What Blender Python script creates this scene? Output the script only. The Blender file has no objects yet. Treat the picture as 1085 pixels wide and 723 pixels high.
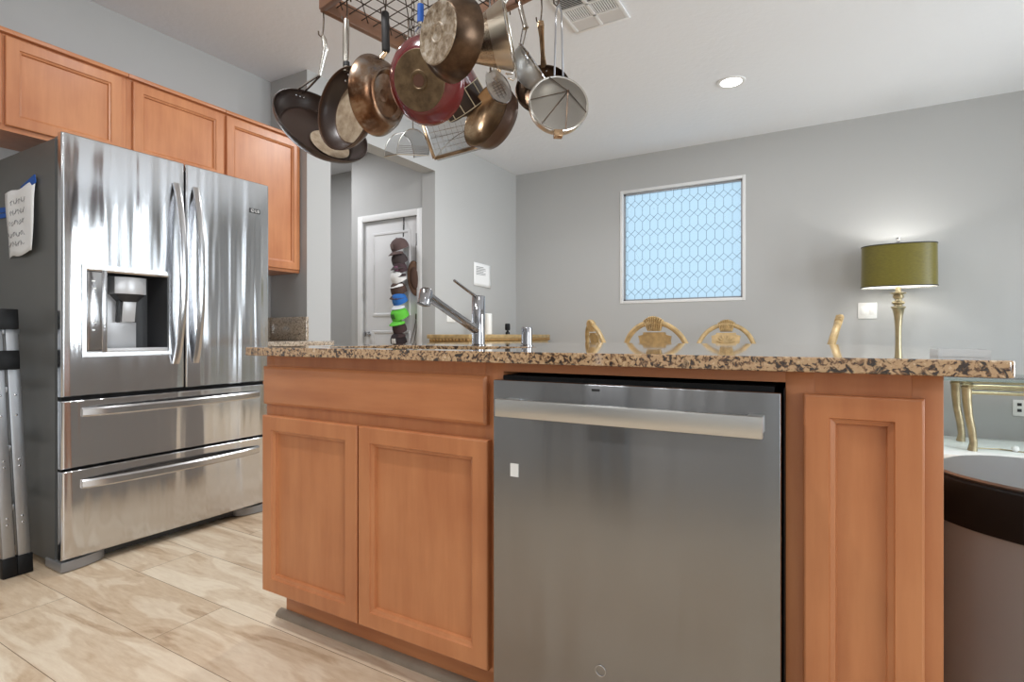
import bpy, bmesh, math, random
from mathutils import Vector, Matrix
random.seed(7)
sc = bpy.context.scene
col = sc.collection
PI = math.pi
R = math.radians

# ------------------------------------------------------------------ camera
EYE = 0.938                      # eye height, metres
YAW = R(30.11)
FOC = 582.0                      # focal length in pixels of the 1085 px wide frame
cd = bpy.data.cameras.new('camera')
cd.sensor_width = 36.0
cd.lens = 36.0 * FOC / 1085.0
cd.shift_y = -6.5 / 1085.0
cd.clip_start = 0.02
cam = bpy.data.objects.new('camera', cd)
cam.location = (0, 0, EYE)
cam.rotation_euler = (PI / 2, 0, YAW)
col.objects.link(cam)
sc.camera = cam

# ------------------------------------------------------------------ world, exposure
sc.view_settings.view_transform = 'Standard'
sc.view_settings.look = 'None'
sc.view_settings.exposure = 0.12
sc.view_settings.gamma = 1.0
sc.view_settings.use_curve_mapping = False
w = bpy.data.worlds.new('sky')
sc.world = w
w.use_nodes = True
bg = w.node_tree.nodes['Background']
bg.inputs['Color'].default_value = (0.62, 0.80, 0.93, 1)
bg.inputs['Strength'].default_value = 1.05

def area(name, loc, direction, sx, sy, power, color=(1, 1, 1), shape='RECTANGLE', spread=180):
    l = bpy.data.lights.new(name, 'AREA')
    l.shape = shape
    l.size = sx
    if shape in ('RECTANGLE', 'ELLIPSE'):
        l.size_y = sy
    l.energy = power
    l.color = color
    l.spread = R(spread)
    o = bpy.data.objects.new(name, l)
    o.location = loc
    o.rotation_euler = Vector(direction).to_track_quat('-Z', 'Y').to_euler()
    col.objects.link(o)
    return o

DAY = (0.90, 0.96, 1.0)
# daylight through the glazing of the right wall (three tall panes) and the windows of the kitchen
area('daylight_patio_pane', (3.16, 2.75, 1.48), (-1, 0.05, 0.08), 0.50, 2.1, 25, DAY, spread=110)
area('daylight_patio_pane', (3.16, 3.75, 1.48), (-1, 0.05, 0.08), 0.36, 2.1, 20, DAY, spread=110)
area('daylight_patio_pane', (3.16, 4.70, 1.48), (-1, 0, 0.08), 0.16, 2.1, 2, DAY, spread=90)
area('daylight_kitchen_side', (3.16, -0.9, 1.5), (-1, 0, 0.38), 1.6, 1.6, 64, DAY)
# unseen ceiling downlights, added to light the kitchen and dining area
for p in ((-1.30, 0.42, 20), (0.6, 0.0, 1.5), (-2.2, 1.6, 4), (-1.9, -1.6, 13), (-0.7, -1.7, 9), (-1.9, 3.3, 20)):
    area('added_downlight', (p[0], p[1], 2.735), (0, 0, -1), 0.16, 0.16, p[2], (0.97, 0.985, 1.0), 'DISK')

area('added_downlight', (1.25, 4.19, 2.735), (0, 0, -1), 0.16, 0.16, 9, (0.98, 0.99, 1.0), 'DISK', 110)  # out of view, added to brighten the floor and lower back wall
area('added_downlight', (-1.9, 4.19, 2.735), (0, 0, -1), 0.16, 0.16, 4, (0.98, 0.99, 1.0), 'DISK', 130)

# ------------------------------------------------------------------ helpers
AX_R = Vector((math.cos(YAW), math.sin(YAW), 0))
AX_F = Vector((-math.sin(YAW), math.cos(YAW), 0))

def at(px, py, d):
    """a bearing of the photograph, at distance d in front of the eye, as a world point"""
    p = AX_R * ((px - 542.5) / FOC * d) + AX_F * d
    return Vector((p.x, p.y, EYE + (355.0 - py) / FOC * d))

def vd(r, u, t):
    """direction: r to the right, u up, t towards the eye"""
    v = AX_R * r + Vector((0, 0, u)) - AX_F * t
    return v.normalized()

def frame(origin, z, y):
    z = Vector(z).normalized()
    x = Vector(y).cross(z)
    x.normalize()
    yy = z.cross(x)
    m = Matrix((x, yy, z)).transposed().to_4x4()
    m.translation = Vector(origin)
    return m

LOC = {}

class MB:
    def __init__(self):
        self.bm = bmesh.new()

    def _cut(self, geom_verts, M):
        if M is not None:
            for v in geom_verts:
                v.co = M @ v.co

    def box(self, x0, x1, y0, y1, z0, z1, bev=0.0, seg=2, M=None):
        b = bmesh.new()
        bmesh.ops.create_cube(b, size=1.0)
        for v in b.verts:
            v.co = Vector(((x0 + x1) / 2 + v.co.x * (x1 - x0), (y0 + y1) / 2 + v.co.y * (y1 - y0), (z0 + z1) / 2 + v.co.z * (z1 - z0)))
        if bev > 0:
            bmesh.ops.bevel(b, geom=b.edges[:], offset=bev, segments=seg, profile=0.5, affect='EDGES')
        self.merge(b, M)
        return self

    def merge(self, b, M=None):
        m = {}
        for v in b.verts:
            m[v] = self.bm.verts.new(M @ v.co if M is not None else v.co)
        for f in b.faces:
            try:
                self.bm.faces.new([m[v] for v in f.verts])
            except ValueError:
                pass
        b.free()

    def surf(self, fn, nu, nv, closeu=False, closev=False, M=None):
        g = []
        for i in range(nu):
            row = []
            for j in range(nv):
                p = Vector(fn(i, j))
                row.append(self.bm.verts.new(M @ p if M is not None else p))
            g.append(row)
        for i in range(nu if closeu else nu - 1):
            for j in range(nv if closev else nv - 1):
                a, b_, c, d = g[i][j], g[(i + 1) % nu][j], g[(i + 1) % nu][(j + 1) % nv], g[i][(j + 1) % nv]
                try:
                    self.bm.faces.new((a, b_, c, d))
                except ValueError:
                    pass
        return g

    def lathe(self, prof, n=40, M=None, caps=True, sx=1.0, sy=1.0):
        """profile of (radius, z); radius 0 gives a pole"""
        rings = []
        for r, z in prof:
            if r <= 1e-7:
                p = Vector((0, 0, z))
                rings.append([self.bm.verts.new(M @ p if M is not None else p)])
            else:
                ring = []
                for k in range(n):
                    a = 2 * PI * k / n
                    p = Vector((r * math.cos(a) * sx, r * math.sin(a) * sy, z))
                    ring.append(self.bm.verts.new(M @ p if M is not None else p))
                rings.append(ring)
        for a, b in zip(rings, rings[1:]):
            for k in range(n):
                k2 = (k + 1) % n
                if len(a) == 1 and len(b) == 1:
                    continue
                if len(a) == 1:
                    self.bm.faces.new((a[0], b[k], b[k2]))
                elif len(b) == 1:
                    self.bm.faces.new((a[k], a[k2], b[0]))
                else:
                    self.bm.faces.new((a[k], a[k2], b[k2], b[k]))
        if caps:
            for ring in (rings[0], rings[-1]):
                if len(ring) > 1 and prof[0] != prof[-1]:
                    self.bm.faces.new(ring)
        return self

    def tube(self, pts, r, n=10, closed=False, flat=1.0, up=None, M=None):
        """r: number or list; flat squeezes the section across 'up'"""
        pts = [Vector(p) for p in pts]
        if M is not None:
            pts = [M @ p for p in pts]
        N = len(pts)
        rr = r if isinstance(r, (list, tuple)) else [r] * N
        rings = []
        ref = Vector(up) if up is not None else None
        prev = None
        for i, p in enumerate(pts):
            if closed:
                t = pts[(i + 1) % N] - pts[i - 1]
            else:
                t = pts[min(i + 1, N - 1)] - pts[max(i - 1, 0)]
            t.normalize()
            if ref is not None:
                a = ref - t * ref.dot(t)
            elif prev is None:
                q = Vector((0, 0, 1)) if abs(t.z) < 0.9 else Vector((1, 0, 0))
                a = q - t * q.dot(t)
            else:
                a = prev - t * prev.dot(t)
            a.normalize()
            prev = a
            b = t.cross(a)
            rings.append([self.bm.verts.new(p + a * (rr[i] * flat * math.cos(2 * PI * k / n)) + b * (rr[i] * math.sin(2 * PI * k / n))) for k in range(n)])
        M_ = N if closed else N - 1
        for i in range(M_):
            A, B = rings[i], rings[(i + 1) % N]
            for k in range(n):
                self.bm.faces.new((A[k], A[(k + 1) % n], B[(k + 1) % n], B[k]))
        if not closed:
            self.bm.faces.new(rings[0])
            self.bm.faces.new(rings[-1])
        return self

    def bar(self, p, q, wa, wb, up=(0, 0, 1), bev=0.0):
        """rectangular bar from p to q; wa across 'up', wb along it"""
        p, q = Vector(p), Vector(q)
        L = (q - p).length
        M = frame((p + q) / 2, q - p, up)
        self.box(-wa / 2, wa / 2, -wb / 2, wb / 2, -L / 2, L / 2, bev, 2, M)
        return self

    def prism(self, poly, z0, z1, M=None, bev=0.0):
        b = bmesh.new()
        lo = [b.verts.new((x, y, z0)) for x, y in poly]
        hi = [b.verts.new((x, y, z1)) for x, y in poly]
        b.faces.new(lo[::-1])
        b.faces.new(hi)
        n = len(poly)
        for k in range(n):
            b.faces.new((lo[k], lo[(k + 1) % n], hi[(k + 1) % n], hi[k]))
        if bev > 0:
            es = [e for e in b.edges if abs(e.verts[0].co.z - e.verts[1].co.z) < 1e-9]
            bmesh.ops.bevel(b, geom=es, offset=bev, segments=2, profile=0.5, affect='EDGES')
        self.merge(b, M)
        return self

    def sphere(self, c, r, n=16, M=None):
        c = Vector(c)
        rx, ry, rz = (r, r, r) if not isinstance(r, (tuple, list)) else r
        b = bmesh.new()
        bmesh.ops.create_uvsphere(b, u_segments=n, v_segments=max(6, n // 2), radius=1.0)
        for v in b.verts:
            v.co = Vector((v.co.x * rx, v.co.y * ry, v.co.z * rz)) + c
        self.merge(b, M)
        return self

    def rects(self, rings, M=None, fill=True):
        """nested rectangles (x0,x1,y0,y1,z) joined ring to ring"""
        L = []
        for x0, x1, y0, y1, z in rings:
            q = [Vector((x0, y0, z)), Vector((x1, y0, z)), Vector((x1, y1, z)), Vector((x0, y1, z))]
            L.append([self.bm.verts.new(M @ p if M is not None else p) for p in q])
        for a, b in zip(L, L[1:]):
            for k in range(4):
                self.bm.faces.new((a[k], a[(k + 1) % 4], b[(k + 1) % 4], b[k]))
        if fill:
            self.bm.faces.new(L[-1])
        return self

    def build(self, name, mat, parent=None, ang=35, label=None, kind=None):
        off = Vector((0, 0, 0))
        q = parent
        while q is not None:
            off += LOC.get(q.name, Vector((0, 0, 0)))
            q = q.parent
        bmesh.ops.recalc_face_normals(self.bm, faces=self.bm.faces[:])
        me = bpy.data.meshes.new(name)
        if off.length > 0:
            for v in self.bm.verts:
                v.co -= off
        self.bm.to_mesh(me)
        self.bm.free()
        for p in me.polygons:
            p.use_smooth = True
        me.set_sharp_from_angle(angle=R(ang))
        me.materials.append(mat)
        o = bpy.data.objects.new(name, me)
        col.objects.link(o)
        if parent is not None:
            o.parent = parent
        if label:
            o['label'] = label
        if kind:
            o['kind'] = kind
        return o

def tag(o, label, cat, group=None):
    o['label'] = label
    o['category'] = cat
    if group:
        o['group'] = group
    return o

def thing(name, label, cat, loc=(0, 0, 0), group=None):
    o = bpy.data.objects.new(name, None)
    o.empty_display_size = 0.05
    o.location = loc
    col.objects.link(o)
    LOC[o.name] = Vector(loc)
    return tag(o, label, cat, group)

def struct(name, mb, mat, parent=None):
    return mb.build(name, mat, parent, kind=None if parent else 'structure')

def dup(root, label=None, group=None):
    def cp(o, par):
        c = o.copy()
        col.objects.link(c)
        c.parent = par
        for ch in list(o.children):
            cp(ch, c)
        return c
    r = cp(root, None)
    if label:
        r['label'] = label
    if group:
        r['group'] = group
    return r

# ------------------------------------------------------------------ materials
def lin(c):
    return c / 12.92 if c <= 0.04045 else ((c + 0.055) / 1.055) ** 2.4

def rgb(r, g, b):
    return (lin(r / 255), lin(g / 255), lin(b / 255), 1)

def nmat(name):
    m = bpy.data.materials.new(name)
    m.use_nodes = True
    nt = m.node_tree
    return m, nt, nt.nodes['Principled BSDF']

def mat(name, c, rough=0.5, metal=0.0, spec=None, var=0.0, vscale=8.0, bump=0.0, bscale=60.0, coat=0.0, stretch=(1, 1, 1), bdist=0.002, alpha=None):
    m, nt, p = nmat(name)
    p.inputs['Base Color'].default_value = c
    p.inputs['Roughness'].default_value = rough
    p.inputs['Metallic'].default_value = metal
    if spec is not None:
        p.inputs['Specular IOR Level'].default_value = spec
    if coat:
        p.inputs['Coat Weight'].default_value = coat
        p.inputs['Coat Roughness'].default_value = 0.08
    tc = nt.nodes.new('ShaderNodeTexCoord')
    mp = nt.nodes.new('ShaderNodeMapping')
    mp.inputs['Scale'].default_value = stretch
    nt.links.new(tc.outputs['Object'], mp.inputs['Vector'])
    if var > 0:
        no = nt.nodes.new('ShaderNodeTexNoise')
        no.inputs['Scale'].default_value = vscale
        no.inputs['Detail'].default_value = 4
        nt.links.new(mp.outputs['Vector'], no.inputs['Vector'])
        rp = nt.nodes.new('ShaderNodeValToRGB')
        rp.color_ramp.elements[0].position = 0.3
        rp.color_ramp.elements[1].position = 0.7
        rp.color_ramp.elements[0].color = tuple(x * (1 - var) for x in c[:3]) + (1,)
        rp.color_ramp.elements[1].color = tuple(min(1, x * (1 + var)) for x in c[:3]) + (1,)
        nt.links.new(no.outputs['Fac'], rp.inputs['Fac'])
        nt.links.new(rp.outputs['Color'], p.inputs['Base Color'])
    if bump > 0:
        n2 = nt.nodes.new('ShaderNodeTexNoise')
        n2.inputs['Scale'].default_value = bscale
        n2.inputs['Detail'].default_value = 3
        nt.links.new(mp.outputs['Vector'], n2.inputs['Vector'])
        bp = nt.nodes.new('ShaderNodeBump')
        bp.inputs['Strength'].default_value = bump
        bp.inputs['Distance'].default_value = bdist
        nt.links.new(n2.outputs['Fac'], bp.inputs['Height'])
        nt.links.new(bp.outputs['Normal'], p.inputs['Normal'])
    if alpha is not None:
        p.inputs['Alpha'].default_value = alpha
    return m

def patina(name, cols, scale=12.0, rough=0.3, metal=1.0, detail=5.0):
    """metal whose colour wanders between several stops"""
    m, nt, p = nmat(name)
    tc = nt.nodes.new('ShaderNodeTexCoord')
    no = nt.nodes.new('ShaderNodeTexNoise')
    no.inputs['Scale'].default_value = scale
    no.inputs['Detail'].default_value = detail
    no.inputs['Roughness'].default_value = 0.65
    nt.links.new(tc.outputs['Object'], no.inputs['Vector'])
    rp = nt.nodes.new('ShaderNodeValToRGB')
    e = rp.color_ramp.elements
    k = len(cols)
    e[0].position, e[0].color = 0.32, cols[0]
    e[1].position, e[1].color = 0.68, cols[-1]
    for i in range(1, k - 1):
        n = e.new(0.32 + 0.36 * i / (k - 1))
        n.color = cols[i]
    nt.links.new(no.outputs['Fac'], rp.inputs['Fac'])
    nt.links.new(rp.outputs['Color'], p.inputs['Base Color'])
    p.inputs['Metallic'].default_value = metal
    p.inputs['Roughness'].default_value = rough
    return m

def wood_cabinet(name, c, dark, horizontal=False):
    m, nt, p = nmat(name)
    tc = nt.nodes.new('ShaderNodeTexCoord')
    mp = nt.nodes.new('ShaderNodeMapping')
    mp.inputs['Scale'].default_value = (1.6, 1.6, 14) if horizontal else (14, 14, 1.6)
    nt.links.new(tc.outputs['Object'], mp.inputs['Vector'])
    n1 = nt.nodes.new('ShaderNodeTexNoise')
    n1.inputs['Scale'].default_value = 1.6
    n1.inputs['Detail'].default_value = 6
    n1.inputs['Roughness'].default_value = 0.6
    nt.links.new(mp.outputs['Vector'], n1.inputs['Vector'])
    n2 = nt.nodes.new('ShaderNodeTexNoise')
    n2.inputs['Scale'].default_value = 3.2
    n2.inputs['Detail'].default_value = 3
    nt.links.new(tc.outputs['Object'], n2.inputs['Vector'])
    mx = nt.nodes.new('ShaderNodeMath')
    mx.operation = 'ADD'
    nt.links.new(n1.outputs['Fac'], mx.inputs[0])
    nt.links.new(n2.outputs['Fac'], mx.inputs[1])
    rp = nt.nodes.new('ShaderNodeValToRGB')
    rp.color_ramp.elements[0].position = 0.35
    rp.color_ramp.elements[1].position = 0.62
    rp.color_ramp.elements[0].color = dark
    rp.color_ramp.elements[1].color = c
    hf = nt.nodes.new('ShaderNodeMath')
    hf.operation = 'MULTIPLY'
    hf.inputs[1].default_value = 0.5
    nt.links.new(mx.outputs[0], hf.inputs[0])
    nt.links.new(hf.outputs[0], rp.inputs['Fac'])
    nt.links.new(rp.outputs['Color'], p.inputs['Base Color'])
    p.inputs['Roughness'].default_value = 0.38
    p.inputs['Coat Weight'].default_value = 0.35
    p.inputs['Coat Roughness'].default_value = 0.3
    p.inputs['Specular IOR Level'].default_value = 0.5
    return m

def granite(name, base, mid, dark, pale, scale=1.5, rough=0.05):
    m, nt, p = nmat(name)
    tc = nt.nodes.new('ShaderNodeTexCoord')
    n1 = nt.nodes.new('ShaderNodeTexNoise')
    n1.inputs['Scale'].default_value = 75 * scale
    n1.inputs['Detail'].default_value = 3
    n1.inputs['Roughness'].default_value = 0.55
    n1.inputs['Distortion'].default_value = 0.6
    nt.links.new(tc.outputs['Object'], n1.inputs['Vector'])
    rp = nt.nodes.new('ShaderNodeValToRGB')
    rp.color_ramp.interpolation = 'EASE'
    e = rp.color_ramp.elements
    e[0].position, e[0].color = 0.37, dark
    e[1].position, e[1].color = 0.72, pale
    for pos, c in ((0.445, mid), (0.505, base), (0.60, base)):
        q = e.new(pos)
        q.color = c
    nt.links.new(n1.outputs['Fac'], rp.inputs['Fac'])
    n2 = nt.nodes.new('ShaderNodeTexNoise')
    n2.inputs['Scale'].default_value = 34 * scale
    n2.inputs['Detail'].default_value = 4
    n2.inputs['Distortion'].default_value = 0.8
    nt.links.new(tc.outputs['Object'], n2.inputs['Vector'])
    r2 = nt.nodes.new('ShaderNodeValToRGB')
    r2.color_ramp.elements[0].position = 0.37
    r2.color_ramp.elements[1].position = 0.43
    r2.color_ramp.elements[0].color = (1, 1, 1, 1)
    r2.color_ramp.elements[1].color = (0, 0, 0, 1)
    nt.links.new(n2.outputs['Fac'], r2.inputs['Fac'])
    mx = nt.nodes.new('ShaderNodeMixRGB')
    mx.inputs['Color2'].default_value = dark
    nt.links.new(r2.outputs['Color'], mx.inputs['Fac'])
    nt.links.new(rp.outputs['Color'], mx.inputs['Color1'])
    nt.links.new(mx.outputs['Color'], p.inputs['Base Color'])
    p.inputs['Roughness'].default_value = rough
    p.inputs['Specular IOR Level'].default_value = 0.8
    p.inputs['Coat Weight'].default_value = 0.9
    p.inputs['Coat Roughness'].default_value = 0.04
    return m

def steel(name, c, rough, wave=0.0, freq=(1, 5, 0.7), brush=0.0, brush_axis=(1, 1, 60)):
    m, nt, p = nmat(name)
    p.inputs['Base Color'].default_value = c
    p.inputs['Metallic'].default_value = 1.0
    p.inputs['Roughness'].default_value = rough
    tc = nt.nodes.new('ShaderNodeTexCoord')
    last = None
    if wave > 0:
        mp = nt.nodes.new('ShaderNodeMapping')
        mp.inputs['Scale'].default_value = freq
        nt.links.new(tc.outputs['Object'], mp.inputs['Vector'])
        no = nt.nodes.new('ShaderNodeTexNoise')
        no.inputs['Scale'].default_value = 1.0
        no.inputs['Detail'].default_value = 2.0
        nt.links.new(mp.outputs['Vector'], no.inputs['Vector'])
        bp = nt.nodes.new('ShaderNodeBump')
        bp.inputs['Strength'].default_value = 1.0
        bp.inputs['Distance'].default_value = wave
        nt.links.new(no.outputs['Fac'], bp.inputs['Height'])
        last = bp
        nt.links.new(bp.outputs['Normal'], p.inputs['Normal'])
    if brush > 0:
        mp = nt.nodes.new('ShaderNodeMapping')
        mp.inputs['Scale'].default_value = brush_axis
        nt.links.new(tc.outputs['Object'], mp.inputs['Vector'])
        no = nt.nodes.new('ShaderNodeTexNoise')
        no.inputs['Scale'].default_value = 12.0
        no.inputs['Detail'].default_value = 3.0
        nt.links.new(mp.outputs['Vector'], no.inputs['Vector'])
        mr = nt.nodes.new('ShaderNodeMapRange')
        mr.inputs['To Min'].default_value = rough * (1 - brush)
        mr.inputs['To Max'].default_value = rough * (1 + brush)
        nt.links.new(no.outputs['Fac'], mr.inputs['Value'])
        nt.links.new(mr.outputs['Result'], p.inputs['Roughness'])
    return m

def sheer(name, c, cover, rough=0.35, metal=0.8):
    """fine woven wire: part metal, part open"""
    m, nt, p = nmat(name)
    p.inputs['Base Color'].default_value = c
    p.inputs['Metallic'].default_value = metal
    p.inputs['Roughness'].default_value = rough
    p.inputs['Alpha'].default_value = cover
    return m

M = {}
M['wall'] = mat('wall_paint_grey', rgb(180, 180, 179), 0.85, bump=0.12, bscale=140)
M['ceiling'] = mat('ceiling_paint', rgb(228, 231, 236), 0.9, bump=0.35, bscale=26, bdist=0.006)
M['wall_pale'] = mat('wall_pale_reflector', rgb(236, 236, 236), 0.85)  # unseen right wall, made pale to brighten the refrigerator's reflection
M['trim'] = mat('trim_white', rgb(226, 226, 226), 0.45)
M['door'] = mat('door_white', rgb(222, 222, 223), 0.5)
M['maple'] = wood_cabinet('maple_honey', rgb(200, 133, 87), rgb(178, 109, 67))
M['maple_h'] = wood_cabinet('maple_honey_across', rgb(200, 133, 87), rgb(178, 109, 67), True)
M['granite'] = granite('granite_tan', rgb(190, 156, 118), rgb(132, 100, 74), rgb(58, 44, 36), rgb(218, 194, 162))
M['granite_splash'] = granite('granite_fine', rgb(200, 182, 160), rgb(160, 140, 122), rgb(100, 88, 78), rgb(226, 218, 206), 2.2, 0.2)
M['steel_fridge'] = steel('steel_fridge', rgb(214, 215, 218), 0.14, 0.013, (1, 9.0, 0.6))
M['steel_handle'] = steel('steel_handle', rgb(200, 200, 202), 0.22)
M['steel_dw'] = steel('steel_dishwasher', rgb(156, 157, 159), 0.24, 0.022, (5.5, 1, 0.35), 0.15, (1, 1, 120))
_nt = M['steel_dw'].node_tree
_cv = _nt.nodes.new('ShaderNodeCombineXYZ')
_cv.inputs[2].default_value = 1.0
_p = _nt.nodes['Principled BSDF']
_p.inputs['Anisotropic'].default_value = 0.75
_nt.links.new(_cv.outputs[0], _p.inputs['Tangent'])
M['steel_brushed'] = steel('steel_brushed', rgb(215, 215, 213), 0.34, brush=0.3, brush_axis=(2, 2, 90))
M['steel_can'] = steel('steel_can', rgb(160, 164, 168), 0.45, brush=0.25, brush_axis=(40, 40, 1))
M['steel_can'].node_tree.nodes['Principled BSDF'].inputs['Metallic'].default_value = 0.3
M['chrome'] = steel('chrome', rgb(176, 176, 180), 0.07)
M['steel_pan'] = steel('steel_pan', rgb(205, 200, 192), 0.2)
M['alu'] = steel('aluminium', rgb(172, 174, 177), 0.40)
M['fridge_side'] = mat('fridge_side_grey', rgb(104, 104, 102), 0.42, 0.3)
M['dark_plastic'] = mat('dark_plastic', rgb(44, 44, 46), 0.45)
M['black'] = mat('black_plastic', rgb(20, 20, 21), 0.45, spec=0.25)
M['black_gloss'] = mat('black_gloss', rgb(16, 16, 17), 0.18)
M['grey_plastic'] = mat('grey_plastic', rgb(150, 150, 152), 0.35, 0.4)
M['silver_plastic'] = mat('silver_plastic', rgb(205, 205, 207), 0.35, 0.25)
M['panel_silver'] = steel('panel_silver', rgb(190, 190, 192), 0.18, 0.006, (1, 14, 4))
M['white'] = mat('white_plastic', rgb(236, 236, 234), 0.4)
M['paper'] = mat('paper_white', rgb(238, 238, 238), 0.9, bump=0.3, bscale=14, bdist=0.01)
M['ink'] = mat('ink', rgb(70, 70, 74), 0.8)
M['pencil'] = mat('pencil', rgb(120, 120, 124), 0.8)
M['tape'] = mat('blue_tape', rgb(28, 84, 168), 0.7)
M['gold'] = mat('chair_gold', rgb(184, 156, 110), 0.38, 0.1, var=0.25, vscale=22)
M['gold_dark'] = mat('chair_gold_dark', rgb(150, 116, 66), 0.45, 0.1, var=0.2, vscale=20)
M['cream'] = mat('cream_fabric', rgb(222, 210, 184), 0.9)
M['champagne'] = mat('champagne_metal', rgb(178, 166, 136), 0.3, 0.75, var=0.22, vscale=16)
M['nonstick'] = mat('nonstick_brown', rgb(52, 38, 32), 0.34, 0.1, bump=0.08, bscale=200)
M['nonstick_rim'] = mat('nonstick_sheen', rgb(84, 62, 50), 0.3, 0.5)
M['worn'] = patina('worn_coating', (rgb(150, 128, 106), rgb(178, 158, 134), rgb(196, 180, 158)), 30, 0.45, 0.3)
M['copper'] = patina('burnt_copper', (rgb(80, 54, 40), rgb(116, 84, 62), rgb(146, 124, 106), rgb(150, 144, 140)), 14, 0.27)
M['bronze'] = patina('bronze', (rgb(140, 112, 86), rgb(180, 150, 118), rgb(210, 190, 160)), 7, 0.27, 0.85)
M['bronze_dark'] = patina('bronze_dark', (rgb(58, 46, 40), rgb(92, 74, 60), rgb(120, 98, 80)), 9, 0.3)
M['base_bronze'] = patina('base_bronze', (rgb(76, 60, 44), rgb(112, 92, 68), rgb(140, 118, 90)), 16, 0.45, 0.6)
M['base_scratched'] = patina('base_scratched', (rgb(104, 84, 64), rgb(170, 152, 130), rgb(214, 206, 194)), 46, 0.36, 0.6)
M['red'] = mat('red_enamel', rgb(100, 24, 30), 0.18, coat=0.5, var=0.3, vscale=12)
M['rust'] = mat('rust_brown', rgb(92, 58, 42), 0.6)
M['grip'] = mat('grip_black', rgb(44, 42, 42), 0.65, bump=0.3, bscale=90)
M['rack_wood'] = wood_cabinet('rack_wood', rgb(142, 100, 72), rgb(106, 70, 50), True)
M['wire'] = mat('rack_wire', rgb(70, 60, 54), 0.45, 0.6)
M['hook'] = mat('hook_metal', rgb(96, 84, 74), 0.35, 0.8)
M['mesh_bright'] = sheer('bright_mesh', rgb(222, 222, 220), 0.6, 0.4, 0.5)
M['mesh_grey'] = sheer('grey_mesh', rgb(150, 146, 140), 0.7, 0.28, 1.0)
M['mesh'] = sheer('fine_mesh', rgb(178, 178, 176), 0.62)
M['mesh_open'] = sheer('open_mesh', rgb(160, 162, 162), 0.42)
M['glass'] = None

def glass_clear():
    m = bpy.data.materials.new('clear_glass')
    m.use_nodes = True
    nt = m.node_tree
    nt.nodes.clear()
    out = nt.nodes.new('ShaderNodeOutputMaterial')
    tr = nt.nodes.new('ShaderNodeBsdfTransparent')
    tr.inputs['Color'].default_value = (0.86, 0.94, 0.92, 1)
    gl = nt.nodes.new('ShaderNodeBsdfGlossy')
    gl.inputs['Roughness'].default_value = 0.03
    fr = nt.nodes.new('ShaderNodeFresnel')
    fr.inputs['IOR'].default_value = 1.5
    mx = nt.nodes.new('ShaderNodeMixShader')
    nt.links.new(fr.outputs[0], mx.inputs[0])
    nt.links.new(tr.outputs[0], mx.inputs[1])
    nt.links.new(gl.outputs[0], mx.inputs[2])
    nt.links.new(mx.outputs[0], out.inputs[0])
    return m
M['glass'] = glass_clear()

def glass_frosted():
    m = bpy.data.materials.new('frosted_glass')
    m.use_nodes = True
    nt = m.node_tree
    nt.nodes.clear()
    out = nt.nodes.new('ShaderNodeOutputMaterial')
    tr = nt.nodes.new('ShaderNodeBsdfTransparent')
    tr.inputs['Color'].default_value = (0.93, 0.97, 1.0, 1)
    tl = nt.nodes.new('ShaderNodeBsdfTranslucent')
    tl.inputs['Color'].default_value = (0.85, 0.93, 0.97, 1)
    tc = nt.nodes.new('ShaderNodeTexCoord')
    no = nt.nodes.new('ShaderNodeTexNoise')
    no.inputs['Scale'].default_value = 4
    nt.links.new(tc.outputs['Object'], no.inputs['Vector'])
    mr = nt.nodes.new('ShaderNodeMapRange')
    mr.inputs['To Min'].default_value = 0.15
    mr.inputs['To Max'].default_value = 0.4
    nt.links.new(no.outputs['Fac'], mr.inputs['Value'])
    mx = nt.nodes.new('ShaderNodeMixShader')
    nt.links.new(mr.outputs[0], mx.inputs[0])
    nt.links.new(tr.outputs[0], mx.inputs[1])
    nt.links.new(tl.outputs[0], mx.inputs[2])
    nt.links.new(mx.outputs[0], out.inputs[0])
    return m
M['frost'] = glass_frosted()

def emitter(name, c, s):
    m = bpy.data.materials.new(name)
    m.use_nodes = True
    p = m.node_tree.nodes['Principled BSDF']
    p.inputs['Base Color'].default_value = c
    p.inputs['Emission Color'].default_value = c
    p.inputs['Emission Strength'].default_value = s
    return m
M['lit'] = emitter('lit_diffuser', (1, 0.98, 0.95, 1), 6)

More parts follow.
